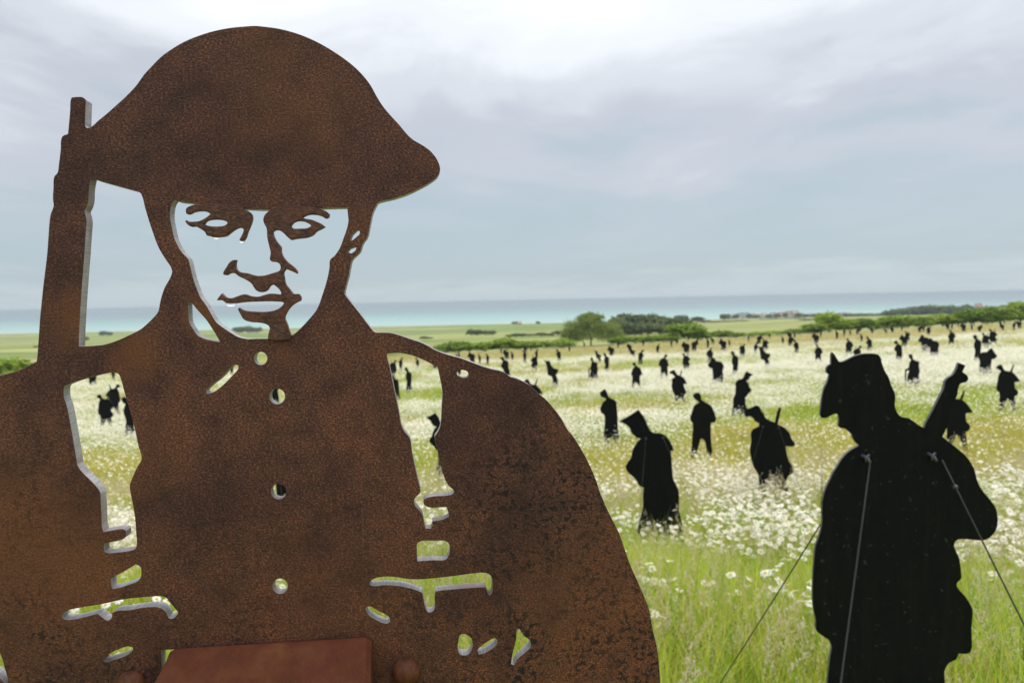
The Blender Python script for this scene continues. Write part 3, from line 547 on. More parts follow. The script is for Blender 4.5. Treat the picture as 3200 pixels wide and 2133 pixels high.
OG = gz(OX, OD)
def to_off(pt):
    d = ray(*pt); k = (oP - Vector((CAM.x, CAM.y, 0))).dot(oN) / d.dot(oN); p_ = CAM + d * k
    return (p_ - oP).dot(oR), p_.z - OG
off = link('officer_silhouette', None, loc=(OX, OD, OG), rz=OYAW)
tag(off, 'large black officer silhouette in peaked cap held by guy cords beside the rusted plate', 'silhouette')
link('board', plate_mesh('board', [smooth_closed([to_off(q) for q in off_px], 4)], 0.014, 0.001), [M_BOARD, M_BEDGE], off)
OI = Matrix.Translation((OX, OD, OG)) @ Matrix.Rotation(OYAW, 4, 'Z'); OI.invert()
rm = ring_mesh(0.011, 0.0032)
eyes = []
for pt in (q5([(795, 985)])[0], q5([(1330, 970)])[0]):
    a = to_off(pt); e = Vector((a[0], -0.018, a[1])); eyes.append(e)
    o = link('eye_bolt', rm, M_EYE, off, loc=e); o.rotation_euler = (0.3, 0, 0.9)
    bm = bmesh.new(); tube(bm, [e + Vector((-0.012, 0.014, 0.006)), e + Vector((0.0, -0.004, 0.0)), e + Vector((0.004, -0.012, -0.012))], 0.006, 8, 0.004)
    link('shackle', from_bm('shackle', bm, True), M_EYE, off)
def ray_ground(x, y, D): d = ray(x, y) * D; return OI @ (CAM + d)
def on_line(p1, p2, D):
    """ground end at depth D of the cord that the photo shows running through p1 and p2"""
    lo, hi = 0.5, 8.0
    for _ in range(50):
        k = (lo + hi) / 2; q = (p1[0] + (p2[0] - p1[0]) * k, p1[1] + (p2[1] - p1[1]) * k); w = CAM + ray(*q) * D
        if w.z < gz(w.x, D): hi = k
        else: lo = k
    return OI @ w
wire(off, eyes[0] + Vector((0.004, -0.01, -0.012)), on_line((2708, 1440), (2618, 2133), 1.75), 0.0027)
wire(off, eyes[1] + Vector((0.02, -0.01, -0.008)), on_line((2940, 1432), (3200, 1938), 1.7), 0.0024)
wire(off, eyes[0] + Vector((0, 0.04, 0.0)), on_line((2679, 1427), (2236, 2133), 3.2), 0.0022)
kn = dome(0.006, 0.005, 10, 4); kn.materials.append(M_EYE)
a0, a1 = eyes[1] + Vector((0.02, -0.01, -0.008)), on_line((2940, 1432), (3200, 1938), 1.7)
link('cord_clamp', kn, M_EYE, off, loc=a0.lerp(a1, 0.055))

# figures: photo x, head top, lowest point seen, shape, mirrored, hand-written label
NEAR = [
    (2045, 1277, 1722, 'hood', 0, 'black hooded cape silhouette standing in tall grass between the two plates'),
    (2405, 1267, 1572, 'rifle', 0, 'black silhouette with slung rifle beside the large officer, looking down'),
    (2198, 1227, 1434, 'apart', 0, 'black silhouette standing legs apart behind the hooded one'),
    (2318, 1128, 1290, 'hood', 1, 'black caped silhouette standing above the rifle bearer in the white flowers'),
    (1905, 1214, 1366, 'folded', 0, 'slim black silhouette with arms folded up behind the hooded one'),
    (2989, 1218, 1412, 'slung', 0, 'black silhouette half hidden behind the officer rifle butt'),
    (3148, 1138, 1268, 'slung', 0, 'black silhouette with slung rifle nearest the field edge on the far right'),
    (2851, 1105, 1194, 'stick', 0, 'black greatcoat silhouette leaning on a stick behind the officer rifle'),
    (1668, 1182, 1302, 'slung', 0, 'black silhouette whose head and back rise behind the rusted shoulder slope'),
    (1388, 1288, 1505, 'hood', 0, 'black caped silhouette half seen through the lower right strap opening'),
    (1722, 1114, 1200, 'lean', 0, 'black silhouette pointing its rifle forward above the rusted shoulder'),
    (2120, 1155, 1248, 'rifle', 0, 'black round shouldered silhouette with rifle between slim and legs apart figures'),
    (333, 1230, 1328, 'slung', 0, 'nearer of the two overlapping silhouettes in the left strap opening'),
    (356, 1200, 1288, 'slung', 1, 'farther of the two overlapping silhouettes in the left strap opening'),
    (406, 1238, 1350, 'coat', 0, 'dark silhouette cut by the edge of the left strap opening'),
    (286, 1158, 1207, 'pack', 0, 'faint silhouette at the upper edge of the left strap opening'),
    (354, 1150, 1187, 'coat', 0, 'faint silhouette at the top corner of the left strap opening'),
    (1278, 1147, 1216, 'coat', 0, 'dark silhouette in the middle of the right strap opening'),
    (1253, 1116, 1158, 'coat', 1, 'small silhouette near the top of the right strap opening'),
    (1236, 1170, 1240, 'folded', 0, 'dark silhouette along the inner edge of the right strap opening'),
    (1228, 1124, 1180, 'slung', 1, 'small silhouette in the top inner corner of the right strap opening'),
    (1305, 1116, 1152, 'coat', 0, 'single small silhouette high in the right strap opening'),
    (1357, 1128, 1152, 'pack', 0, 'tiny silhouette at the outer top corner of the right strap opening'),
    (846, 1175, 1262, 'pack', 0, 'dark silhouette seen through the second button hole'),
    (897, 1400, 1640, 'apart', 1, 'dark silhouette filling half of the third button hole'),
    (724, 1125, 1172, 'coat', 0, 'small dark silhouette seen through the collar slot'),
    (1436, 1128, 1180, 'coat', 1, 'dark silhouette seen through the small shoulder eyelet'),
]
FAR = [(1473, 1099, 1137, 'pack'), (1499, 1106, 1134, 'coat'), (1524, 1103, 1136, 'coat'), (1580, 1112, 1178, 'hood'), (1581, 1092, 1124, 'pack'), (1601, 1097, 1127, 'coat'),
    (1640, 1090, 1133, 'coat'), (1677, 1090, 1122, 'coat'), (1670, 1107, 1158, 'slung'), (1746, 1086, 1131, 'folded'), (1779, 1079, 1098, 'coat'), (1826, 1070, 1085, 'coat'), (1854, 1116, 1180, 'stick'),
    (1868, 1093, 1130, 'lean'), (1896, 1102, 1158, 'coat'), (1909, 1080, 1114, 'pack'), (1932, 1062, 1086, 'coat'), (1966, 1073, 1098, 'pack'), (1974, 1080, 1117, 'lean'), (2003, 1091, 1137, 'folded'), (1990, 1132, 1210, 'apart'),
    (1566, 1087, 1103, 'coat'), (1659, 1080, 1096, 'coat'), (1434, 1098, 1118, 'coat'), (1641, 1082, 1100, 'pack'),
    (2011, 1060, 1081, 'coat'), (2056, 1073, 1104, 'folded'), (2098, 1061, 1083, 'coat'), (2114, 1060, 1074, 'pack'), (2074, 1107, 1177, 'apart'), (2142, 1063, 1108, 'pack'), (2145, 1103, 1154, 'slung'), (2172, 1062, 1097, 'pack'),
    (2180, 1053, 1069, 'coat'), (2212, 1054, 1087, 'coat'), (2226, 1055, 1074, 'pack'), (2218, 1085, 1132, 'apart'), (2237, 1116, 1190, 'pack'), (2258, 1051, 1097, 'pack'), (2279, 1060, 1081, 'coat'), (2319, 1073, 1114, 'slung'), (2297, 1096, 1168, 'coat'),
    (2339, 1047, 1064, 'coat'), (2362, 1067, 1106, 'coat'), (2374, 1046, 1074, 'pack'), (2392, 1056, 1098, 'slung'), (2386, 1078, 1144, 'lean'), (2405, 1042, 1058, 'coat'), (2446, 1049, 1075, 'coat'), (2467, 1038, 1060, 'pack'), (2483, 1038, 1056, 'coat'), (2472, 1052, 1080, 'pack'),
    (2488, 1060, 1104, 'folded'), (2548, 1040, 1076, 'pack'), (2565, 1036, 1053, 'coat'), (2558, 1076, 1128, 'apart'),
    (2615, 1031, 1060, 'coat'), (2638, 1027, 1049, 'coat'), (2657, 1029, 1047, 'coat'), (2681, 1029, 1044, 'pack'), (2692, 1042, 1069, 'coat'), (2724, 1026, 1041, 'pack'), (2716, 1050, 1095, 'folded'), (2654, 1057, 1109, 'apart'), (2679, 1083, 1125, 'rifle'),
    (2767, 1023, 1042, 'lean'), (2787, 1021, 1039, 'pack'), (2818, 1016, 1033, 'coat'), (2836, 1033, 1067, 'slung'), (2823, 1045, 1082, 'pack'), (2807, 1063, 1125, 'folded'), (2876, 1017, 1038, 'pack'), (2886, 1018, 1037, 'coat'), (2901, 1019, 1047, 'slung'),
    (2887, 1045, 1097, 'pack'), (2914, 1055, 1111, 'pack'), (2960, 1011, 1029, 'pack'), (2975, 1010, 1028, 'coat'), (2974, 1030, 1079, 'apart'), (3009, 1007, 1037, 'pack'), (3037, 1011, 1031, 'coat'), (3063, 1014, 1037, 'pack'), (3054, 1045, 1123, 'coat'),
    (3081, 1039, 1089, 'slung'), (3103, 1027, 1078, 'slung'), (3086, 1087, 1160, 'pack'), (3129, 1004, 1033, 'lean'), (3169, 1001, 1032, 'coat'), (3183, 1001, 1026, 'pack')]
figs = []
def place(x, top, bot, kind, flip, hide):
    b_ = hit(x, bot, hide); D = b_.y
    d = ray(x, top); h = CAM.z + d.z * D - b_.z
    h = min(max(h, 1.5), 2.05)
    return b_, D, h
for (x, top, bot, kind, flip, lab) in NEAR:
    b_, D, h = place(x, top, bot, kind, flip, 0.12 if D_ else 0.3) if (D_ := (bot > 1400)) else place(x, top, bot, kind, flip, 0.35)
    figs.append((b_, h, kind, flip, lab))
rows_ = {}
for (x, top, bot, kind) in FAR:
    b_, D, h = place(x, top, bot, kind, 0, 0.38)
    if D > 163: b_ = Vector((b_.x / b_.y * 161, 161, 0)); b_.z = gz(b_.x, b_.y); h = 1.8
    rows_.setdefault('hedge' if D > 118 else 'far' if D > 84 else 'mid' if D > 58 else 'fore', []).append((x, b_, h, kind))
ROWN = {'hedge': 'black soldier silhouette from the left in the row below the hedge', 'far': 'black soldier silhouette from the left in the second row from the hedge',
        'mid': 'black soldier silhouette from the left in the third row from the hedge', 'fore': 'black soldier silhouette from the left in the fourth row from the hedge'}
for rk, l in rows_.items():
    for i, (x, b_, h, kind) in enumerate(sorted(l, key=lambda q: q[0])):
        figs.append((b_, h, kind, rnd.random() < 0.25 and kind not in ('lean', 'stick'), ordinal(i) + ' ' + ROWN[rk]))
for (b_, h, kind, flip, lab) in figs:
    yaw = -math.atan2(b_.x, b_.y) * 0.6 + rnd.uniform(-0.22, 0.22); me = shape_mesh(kind, bool(flip)); s = h / 1.75
    big = b_.y < 16
    if big:
        root = link('soldier_silhouette', None, loc=b_, rz=yaw)
        o = link('board', me, None, root); o.scale = (s, s, s)
        sgn = -1 if flip else 1
        ex = {'hood': ((-0.09, 1.42), (0.11, 1.42)), 'rifle': ((-0.10, 1.40), (0.14, 1.40)), 'apart': ((-0.1, 1.42), (0.14, 1.42))}.get(kind, ((-0.1, 1.4), (0.1, 1.4)))
        for k, (ax, az) in enumerate(ex):
            st = Vector((ax * s * sgn, -0.012, az * s)); e = link('eye_bolt', rm, M_EYE, root, loc=st)
            wire(root, st, Vector((st.x * 2.6 + (0.25 if k else -0.25), -0.9, 0.12)), 0.0022)
    else:
        root = link('soldier_silhouette', me, None, loc=b_, rz=yaw); root.scale = (s, 1, s)
    tag(root, lab, 'silhouette', 'black silhouettes standing in the field')

# ------------------------------------------------------------------ trees, hedge, shrubs
def crown_mesh(name, lobes, n, size, seed, droop=0.0):
    r = np.random.default_rng(seed); V = []; Fc = []
    w = np.array([l[3] * l[4] * l[5] for l in lobes]) ** 0.67; w = w / w.sum()
    cl_c = []
    for i in range(max(n // 22, 10)):
        l = lobes[r.choice(len(lobes), p=w)]
        d = r.normal(size=3); d /= np.linalg.norm(d)
        if d[2] < -0.3: d[2] *= -0.6
        rr = r.uniform(0.45, 1.04) ** 0.6
        cl_c.append((np.array(l[:3]) + d * np.array(l[3:6]) * rr, np.mean(l[3:6])))
    for i in range(n):
        c_, ls = cl_c[r.integers(len(cl_c))]
        p_ = c_ + r.normal(size=3) * ls * np.array([0.17, 0.17, 0.12])
        a = r.normal(size=3); a /= np.linalg.norm(a); b_ = np.cross(a, r.normal(size=3)); b_ /= np.linalg.norm(b_)
        s = size * r.uniform(0.6, 1.3); k = len(V)
        V += [p_ - a * s, p_ + b_ * s * 0.45, p_ + a * s, p_ - b_ * s * 0.45]; Fc.append((k, k + 1, k + 2, k + 3))
    return mesh(name, [tuple(map(float, v)) for v in V], Fc)
def trunk_mesh(h, r, seed, limbs=4):
    rr = random.Random(seed); bm = bmesh.new()
    pts = [Vector((rr.uniform(-.05, .05) * h * k / 4, rr.uniform(-.05, .05) * h * k / 4, h * 0.7 * k / 4 - 0.2)) for k in range(5)]
    tube(bm, pts, r, 7, r * 0.35)
    for i in range(limbs):
        a = rr.uniform(0, 6.28); st = pts[1 + i % 3]
        e = st + Vector((math.cos(a), math.sin(a), rr.uniform(0.7, 1.2))) * h * 0.28
        tube(bm, [st, st.lerp(e, 0.5) + Vector((0, 0, 0.04 * h)), e], r * 0.5, 5, r * 0.15)
    return from_bm('trunk', bm)
def leaves(nm, stops, var=0.5): return leaf_mat(nm, stops, 0.35, 0.35, 0.6, var)
M_BUSH = leaves('hedge leaves', [(0.25, (0.085, 0.15, 0.012)), (0.6, (0.17, 0.27, 0.022)), (1.0, (0.28, 0.38, 0.04))])
M_WILLOW = leaves('willow leaves', [(0.25, (0.085, 0.13, 0.022)), (0.6, (0.15, 0.21, 0.036)), (1.0, (0.23, 0.29, 0.065))])
M_DARKT = leaves('dark tree leaves', [(0.25, (0.055, 0.082, 0.034)), (0.6, (0.105, 0.145, 0.055)), (1.0, (0.17, 0.215, 0.085))])
TM = {}
def lobes_round(r, n, h, w):
    out = [(0, 0, h * 0.52, w * 0.42, w * 0.42, h * 0.42), (w * .2, 0, h * .28, w * .3, w * .3, h * .24), (-w * .2, 0, h * .28, w * .3, w * .3, h * .24)]
    for i in range(n):
        a = r.uniform(0, 6.28); q = r.uniform(0.15, 0.34) * w
        out.append((math.cos(a) * q, math.sin(a) * q, h * r.uniform(0.38, 0.82), w * r.uniform(0.16, 0.28), w * r.uniform(0.16, 0.28), h * r.uniform(0.14, 0.24)))
    return out
for i in range(4):
    r_ = random.Random(40 + i)
    TM['bush', i] = (crown_mesh('crown', lobes_round(r_, 8, 1.0, 1.25), 3200, 0.07, 50 + i), trunk_mesh(0.9, 0.035, i, 5))
    TM['tree', i] = (crown_mesh('crown', lobes_round(r_, 10, 1.0, 0.95), 3600, 0.05, 60 + i), trunk_mesh(1.0, 0.028, 20 + i, 5))
TREES = []
def plant(name, kind, var, loc, h, w, mat, parts=True):
    cr, tk = TM[kind, var]
    key = (kind, var, mat.name)
    if key not in TM:
        c2 = cr.copy(); c2.materials.append(mat); TM[key] = c2
        if not tk.materials: tk.materials.append(M_WOOD)
    root = link(name, None, loc=loc, rz=rnd.uniform(0, 6.28))
    sx = w / (1.25 if kind == 'bush' else 0.95)
    for nm, me in (('crown', TM[key]), ('trunk', tk)):
        o = link(nm, me, None, root); o.scale = (sx, sx, h)
    return root
def base_of(x, D): d = ray(x, hor(x)); return Vector((d.x * D, D, gz(d.x * D, D)))
def px_h(D, x, top):
    d = ray(x, top); b_ = base_of(x, D); return max(0.8, CAM.z + d.z * D - b_.z)

def ordered(lst, label, cat, group):
    for i, o in enumerate([q[1] for q in sorted(lst, key=lambda q: q[0])]): tag(o, label.format(ordinal(i)), cat, group)
# field edge hedge: x, depth, top of crown, width px
HB = []
for (x, D, top, wpx) in [(20, 112, 1126, 90), (90, 118, 1133, 70), (160, 124, 1138, 60), (240, 126, 1128, 70), (380, 130, 1125, 80), (560, 135, 1118, 80), (690, 140, 1112, 70), (1240, 158, 1102, 70), (1330, 160, 1090, 70), (1385, 163, 1076, 60), (1420, 165, 1068, 60), (1465, 166, 1071, 62), (1515, 166, 1070, 64), (1578, 166, 1057, 70), (1625, 167, 1067, 58), (1672, 168, 1064, 60), (1715, 169, 1066, 60), (1760, 170, 1062, 60),
                         (1935, 172, 1052, 50), (1985, 174, 1052, 50), (2040, 172, 1050, 50), (2080, 172, 1045, 60), (2150, 172, 1012, 80), (2190, 172, 1040, 60), (2250, 172, 1034, 50), (2300, 174, 1040, 46), (2375, 172, 1036, 70), (2430, 174, 1033, 50), (2500, 172, 1028, 70), (2545, 170, 1012, 60), (2590, 172, 985, 55), (2640, 172, 1008, 60), (2690, 172, 1006, 56), (2735, 172, 1010, 60), (2785, 172, 997, 66), (2840, 172, 994, 60), (2890, 172, 995, 60), (2945, 172, 992, 60), (2995, 172, 985, 56), (3045, 172, 978, 66), (3090, 172, 970, 60), (3140, 172, 967, 64), (3190, 172, 957, 60), (3240, 172, 954, 70), (3320, 172, 950, 80)]:
    if x >= 2590: top -= 8
    b_ = base_of(x, D); HB.append((x, plant('hedge_bush', 'bush', rnd.randrange(4), b_, px_h(D, x, top) * 1.10, wpx / F * D * 1.6, M_BUSH)))
ordered(HB, '{} green bush from the left in the hedge along the field edge', 'bush', 'bushes along the field edge')
# broad pale tree by the field edge
r_ = random.Random(5)
hh = px_h(178, 1855, 972); ww = 185 / F * 178
lb = [(-.24 * ww, 0, .48 * hh, .22 * ww, .25 * ww, .30 * hh), (.26 * ww, .3, .42 * hh, .22 * ww, .25 * ww, .28 * hh), (-.02 * ww, 0, .62 * hh, .22 * ww, .26 * ww, .30 * hh), (-.02 * ww, .4, .86 * hh, .10 * ww, .14 * ww, .10 * hh), (-.36 * ww, 0, .26 * hh, .17 * ww, .2 * ww, .26 * hh), (0, -1, .25 * hh, .4 * ww, .3 * ww, .25 * hh), (.42 * ww, 0, .26 * hh, .13 * ww, .2 * ww, .22 * hh), (-.14 * ww, 0, .78 * hh, .12 * ww, .16 * ww, .12 * hh), (.12 * ww, 0, .80 * hh, .10 * ww, .14 * ww, .12 * hh)]
root = link('pale_tree', None, loc=base_of(1845, 178))
cm = crown_mesh('crown', lb, 20000, 0.20, 9); cm.materials.append(M_WILLOW); link('crown', cm, None, root)
tm = trunk_mesh(hh, 0.22, 3, 7); tm.materials.append(M_WOOD); link('trunk', tm, None, root)
tag(root, 'broad pale green tree rising above the hedge before the sea', 'tree')
# darker wood right of it
DW = []
for (x, D, top, wpx) in [(1925, 262, 990, 66), (1960, 265, 983, 70), (2000, 268, 986, 66), (2032, 265, 981, 70), (2068, 262, 988, 66), (2100, 258, 995, 60), (2132, 255, 999, 60), (1945, 240, 1006, 56), (1985, 240, 1010, 56), (2025, 242, 1008, 56), (2065, 240, 1012, 54), (2105, 238, 1012, 60)]:
    DW.append((x, plant('wood_tree', 'bush', rnd.randrange(4), base_of(x, D), px_h(D, x, top) * 1.05, wpx / F * D * 1.35, M_DARKT)))
ordered(DW, '{} dark tree from the left in the wood right of the pale tree', 'tree', 'trees of the middle wood')
LH = []
for (x, D, top, wpx) in [(2120, 620, 985, 30), (2135, 640, 984, 30), (2180, 640, 988, 40), (2200, 560, 1000, 40), (2230, 560, 1003, 40), (2263, 700, 980, 22), (2262, 560, 1002, 40), (2295, 560, 1002, 40), (2320, 560, 1003, 36), (2390, 620, 1008, 30), (2425, 620, 1003, 34), (2470, 620, 1009, 40), (2500, 640, 1003, 34), (2530, 420, 1000, 60), (2570, 420, 995, 50), (2274, 1085, 979, 16), (2298, 1085, 981, 18), (2340, 1085, 979, 16), (2362, 1085, 982, 20), (2402, 1085, 981, 18), (2428, 1085, 978, 20), (2454, 1085, 977, 16), (2495, 1085, 977, 20), (2518, 1085, 980, 20), (2541, 1085, 981, 18), (2563, 1085, 980, 16), (2590, 1085, 979, 24), (2618, 1085, 979, 20), (2642, 1085, 978, 20), (2665, 1085, 979, 24)]:
    LH.append((x, plant('field_tree', 'bush', rnd.randrange(4), base_of(x, D), px_h(D, x, top), wpx / F * D * 1.25, M_DARKT)))
ordered(LH, '{} small tree from the left in the hedgerows before the coast houses', 'tree', 'hedgerow trees before the houses')
RW = []
for (x, D, top, wpx) in [(2660, 740, 982, 40), (2690, 745, 978, 40), (2720, 750, 978, 40), (2755, 760, 977, 44), (2785, 760, 968, 50), (2815, 765, 962, 52), (2845, 770, 958, 56), (2880, 770, 954, 58), (2915, 770, 950, 62), (2950, 770, 951, 58), (2975, 770, 957, 50), (3000, 770, 954, 40), (3022, 770, 949, 34), (3050, 775, 958, 46), (3085, 775, 956, 50), (3115, 775, 955, 50), (3145, 775, 953, 50), (3175, 775, 952, 46), (3205, 775, 948, 50), (3240, 775, 946, 60), (3290, 775, 944, 66)]:
    RW.append((x, plant('distant_tree', 'bush', rnd.randrange(4), base_of(x, D) - Vector((0, 0, 2.2)), px_h(D, x, top) + 2.2, wpx / F * D * 1.25, M_DARKT)))
ordered(RW, '{} tree from the left in the long distant wood', 'tree', 'trees of the long distant wood')
FH = []
for (x, D, top, wpx) in [(1470, 420, 1028, 26), (1492, 420, 1030, 28), (1515, 425, 1032, 26), (1535, 420, 1031, 24), (1595, 330, 1044, 30), (1612, 330, 1040, 30), (1632, 330, 1041, 30), (1652, 335, 1042, 28), (1690, 320, 1038, 36), (1715, 320, 1041, 30), (1742, 330, 1032, 36), (1322, 360, 1050, 26), (1338, 365, 1053, 22), (318, 900, 1034, 22), (335, 900, 1035, 20), (745, 900, 1020, 30), (775, 900, 1018, 34), (800, 900, 1021, 28), (260, 600, 1052, 24), (110, 380, 1084, 24), (1605, 1150, 1004, 14), (1618, 1150, 1003, 14), (1680, 1150, 1003, 14)]:
    FH.append((x, plant('scrub_bush', 'bush', rnd.randrange(4), base_of(x, D), px_h(D, x, top), wpx / F * D * 1.3, M_DARKT)))
ordered(FH, '{} dark scrub bush from the left on the open coastal land', 'bush', 'scrub on the coastal land')

# ------------------------------------------------------------------ houses along the coast
M_WALLS = [material('pale render %d' % i, c_, 0.8, 0.2)[0] for i, c_ in enumerate([(0.60, 0.59, 0.57), (0.48, 0.46, 0.44), (0.66, 0.66, 0.65)])]
M_ROOFS = [material('roof tiles %d' % i, c_, 0.8, 0.2)[0] for i, c_ in enumerate([(0.34, 0.21, 0.18), (0.22, 0.23, 0.25), (0.38, 0.30, 0.28)])]
M_PANE, _, _ = material('window glass', (0.03, 0.035, 0.045), 0.15, 0.5)
HO = []
for i, (x, wpx, top) in enumerate([(2262, 14, 984), (2285, 16, 981), (2310, 16, 977), (2328, 22, 976), (2352, 16, 979), (2372, 14, 981), (2388, 20, 977), (2415, 18, 976), (2440, 22, 975), (2466, 24, 971), (2484, 22, 970), (2505, 14, 978), (2530, 18, 979), (2552, 20, 978), (2575, 16, 979), (2605, 18, 978), (2630, 22, 976), (2652, 16, 977), (3058, 20, 948), (1622, 12, 1003)]):
    D = 1120 if x != 3058 else 840
    b_ = base_of(x, D); w = wpx / F * D; dp = 7.5; h = max(px_h(D, x, top), 5.5); e = h * 0.58
    root = link('house', None, loc=b_, rz=rnd.uniform(-0.5, 0.5))
    bm = bmesh.new()
    vv = [bm.verts.new(q) for q in ((-w / 2, -dp / 2, -1), (w / 2, -dp / 2, -1), (w / 2, dp / 2, -1), (-w / 2, dp / 2, -1), (-w / 2, -dp / 2, e), (w / 2, -dp / 2, e), (w / 2, dp / 2, e), (-w / 2, dp / 2, e), (-w / 2, 0, h - 0.15), (w / 2, 0, h - 0.15))]
    for f_ in ((0, 1, 5, 4), (2, 3, 7, 6), (3, 0, 4, 8, 7), (1, 2, 6, 9, 5)): bm.faces.new([vv[k] for k in f_])
    link('wall', from_bm('wall', bm), M_WALLS[i % 3], root)
    bm = bmesh.new(); o_ = 0.4
    for s in (-1, 1):
        a = [Vector((-w / 2 - o_, s * (dp / 2 + o_), e - 0.25)), Vector((w / 2 + o_, s * (dp / 2 + o_), e - 0.25)), Vector((w / 2 + o_, 0, h)), Vector((-w / 2 - o_, 0, h))]
        lo = [bm.verts.new(q) for q in a]; up = [bm.verts.new(q + Vector((0, 0, 0.2))) for q in a]
        bm.faces.new(lo); bm.faces.new(up)
        for k in range(4): bm.faces.new((lo[k], lo[(k + 1) % 4], up[(k + 1) % 4], up[k]))
    rf = link('roof', from_bm('roof', bm), M_ROOFS[(i * 2 + i // 3) % 3], root)
    bm = bmesh.new(); bmesh.ops.create_cube(bm, size=1, matrix=Matrix.Translation((w * 0.3, 0, h + 0.3)) @ Matrix.Diagonal((0.7, 0.7, 1.4, 1)))
    link('chimney', from_bm('chimney', bm), M_ROOFS[0], rf)
    for k in range(max(2, int(w / 3))):
        bm = bmesh.new(); bmesh.ops.create_cube(bm, size=1, matrix=Matrix.Translation((-w / 2 + w * (k + 0.5) / max(2, int(w / 3)), -dp / 2 - 0.02, e * 0.5)) @ Matrix.Diagonal((1.1, 0.1, 1.3, 1)))
        link('window', from_bm('window', bm), M_PANE, root)
    HO.append((x, root))
ordered(HO, '{} pale pitched roof house from the left along the distant coast', 'house', 'houses along the distant coast')

# ------------------------------------------------------------------ meadow: grass, seed heads, flowers (instanced plants)
lib = bpy.data.collections.new('meadow_plants')                     # not linked to the scene
def blade(V, Fc, MI, base, h, w, lean, az, mi=0, seg=3):
    dx, dy = math.cos(az), math.sin(az); px_, py_ = -dy, dx; k0 = len(V)
    for i in range(seg + 1):
        t_ = i / seg; o_ = lean * h * t_ * t_; ww = w * (1 - t_) ** 0.7 if i < seg else 0
        z_ = h * t_ * (1 - 0.25 * lean * t_)
        c_ = (base[0] + dx * o_, base[1] + dy * o_, base[2] + z_)
        if i < seg: V.append((c_[0] - px_ * ww / 2, c_[1] - py_ * ww / 2, c_[2])); V.append((c_[0] + px_ * ww / 2, c_[1] + py_ * ww / 2, c_[2]))
        else: V.append(c_)
    for i in range(seg - 1): Fc.append((k0 + 2 * i, k0 + 2 * i + 1, k0 + 2 * i + 3, k0 + 2 * i + 2)); MI.append(mi)
    Fc.append((k0 + 2 * seg - 2, k0 + 2 * seg - 1, k0 + 2 * seg)); MI.append(mi)
    return V[-1]
def head(V, Fc, MI, c_, r, rg, mi, mc, petals=9):
    n = Vector((rg.uniform(-.7, .7), rg.uniform(-.7, .7), 1)).normalized(); a = n.orthogonal().normalized(); b_ = n.cross(a); c_ = Vector(c_)
    for i in range(petals):
        t_ = 2 * math.pi * i / petals + rg.uniform(-.1, .1); d = a * math.cos(t_) + b_ * math.sin(t_); s = n.cross(d); k = len(V)
        dr = rg.uniform(-0.35, 0.1)
        V += [tuple(c_ + d * r * .2 - s * r * .08), tuple(c_ + d * r * .75 - s * r * .24 + n * r * dr * .5), tuple(c_ + d * r + n * r * dr), tuple(c_ + d * r * .75 + s * r * .24 + n * r * dr * .5), tuple(c_ + d * r * .2 + s * r * .08)]
        Fc.append(tuple(range(k, k + 5))); MI.append(mi)
    k = len(V); m_ = 6
    V += [tuple(c_ + (a * math.cos(2 * math.pi * i / m_) + b_ * math.sin(2 * math.pi * i / m_)) * r * .30 + n * r * .04) for i in range(m_)] + [tuple(c_ + n * r * .22)]
    for i in range(m_): Fc.append((k + i, k + (i + 1) % m_, k + m_)); MI.append(mc)
def disc(V, Fc, MI, c_, r, rg, mi, mc, yolk):
    n = Vector((rg.uniform(-.6, .6), rg.uniform(-.6, .6), 1)).normalized(); a = n.orthogonal().normalized(); b_ = n.cross(a); c_ = Vector(c_); k = len(V); m_ = 6
    V += [tuple(c_ + (a * math.cos(2 * math.pi * i / m_) + b_ * math.sin(2 * math.pi * i / m_)) * r * rg.uniform(.8, 1.1)) for i in range(m_)] + [tuple(c_ + n * r * .3)]
    for i in range(m_): Fc.append((k + i, k + (i + 1) % m_, k + m_)); MI.append(mi)
    if yolk:
        k = len(V); V += [tuple(c_ + (a * math.cos(2 * math.pi * i / 4) + b_ * math.sin(2 * math.pi * i / 4)) * r * .34 + n * r * .36) for i in range(4)]; Fc.append((k, k + 1, k + 2, k + 3)); MI.append(mc)
LIBN = {}
def lib_add(key, V, Fc, MI, mats):
    me = mesh(key, V, Fc, MI)
    for m_ in mats: me.materials.append(m_)
    o = bpy.data.objects.new('%03d_%s' % (len(lib.objects), key), me); lib.objects.link(o); LIBN.setdefault(key, []).append(len(lib.objects) - 1)
for v in range(5):                                                   # near tufts
    rg = random.Random(100 + v); V, Fc, MI = [], [], []
    for i in range(46):
        a, q = rg.uniform(0, 6.28), 0.13 * math.sqrt(rg.random())
        blade(V, Fc, MI, (q * math.cos(a), q * math.sin(a), -0.03), rg.uniform(0.16, 0.62) if i < 38 else rg.uniform(.5, .8), rg.uniform(0.0035, 0.009), rg.uniform(0.1, 0.95), rg.uniform(0, 6.28), rg.choice((0, 0, 0, 0, 0, 1, 1, 1, 2)), 4)
    lib_add('tuft', V, Fc, MI, [M_GRASS, M_GRASSY, M_TAN])
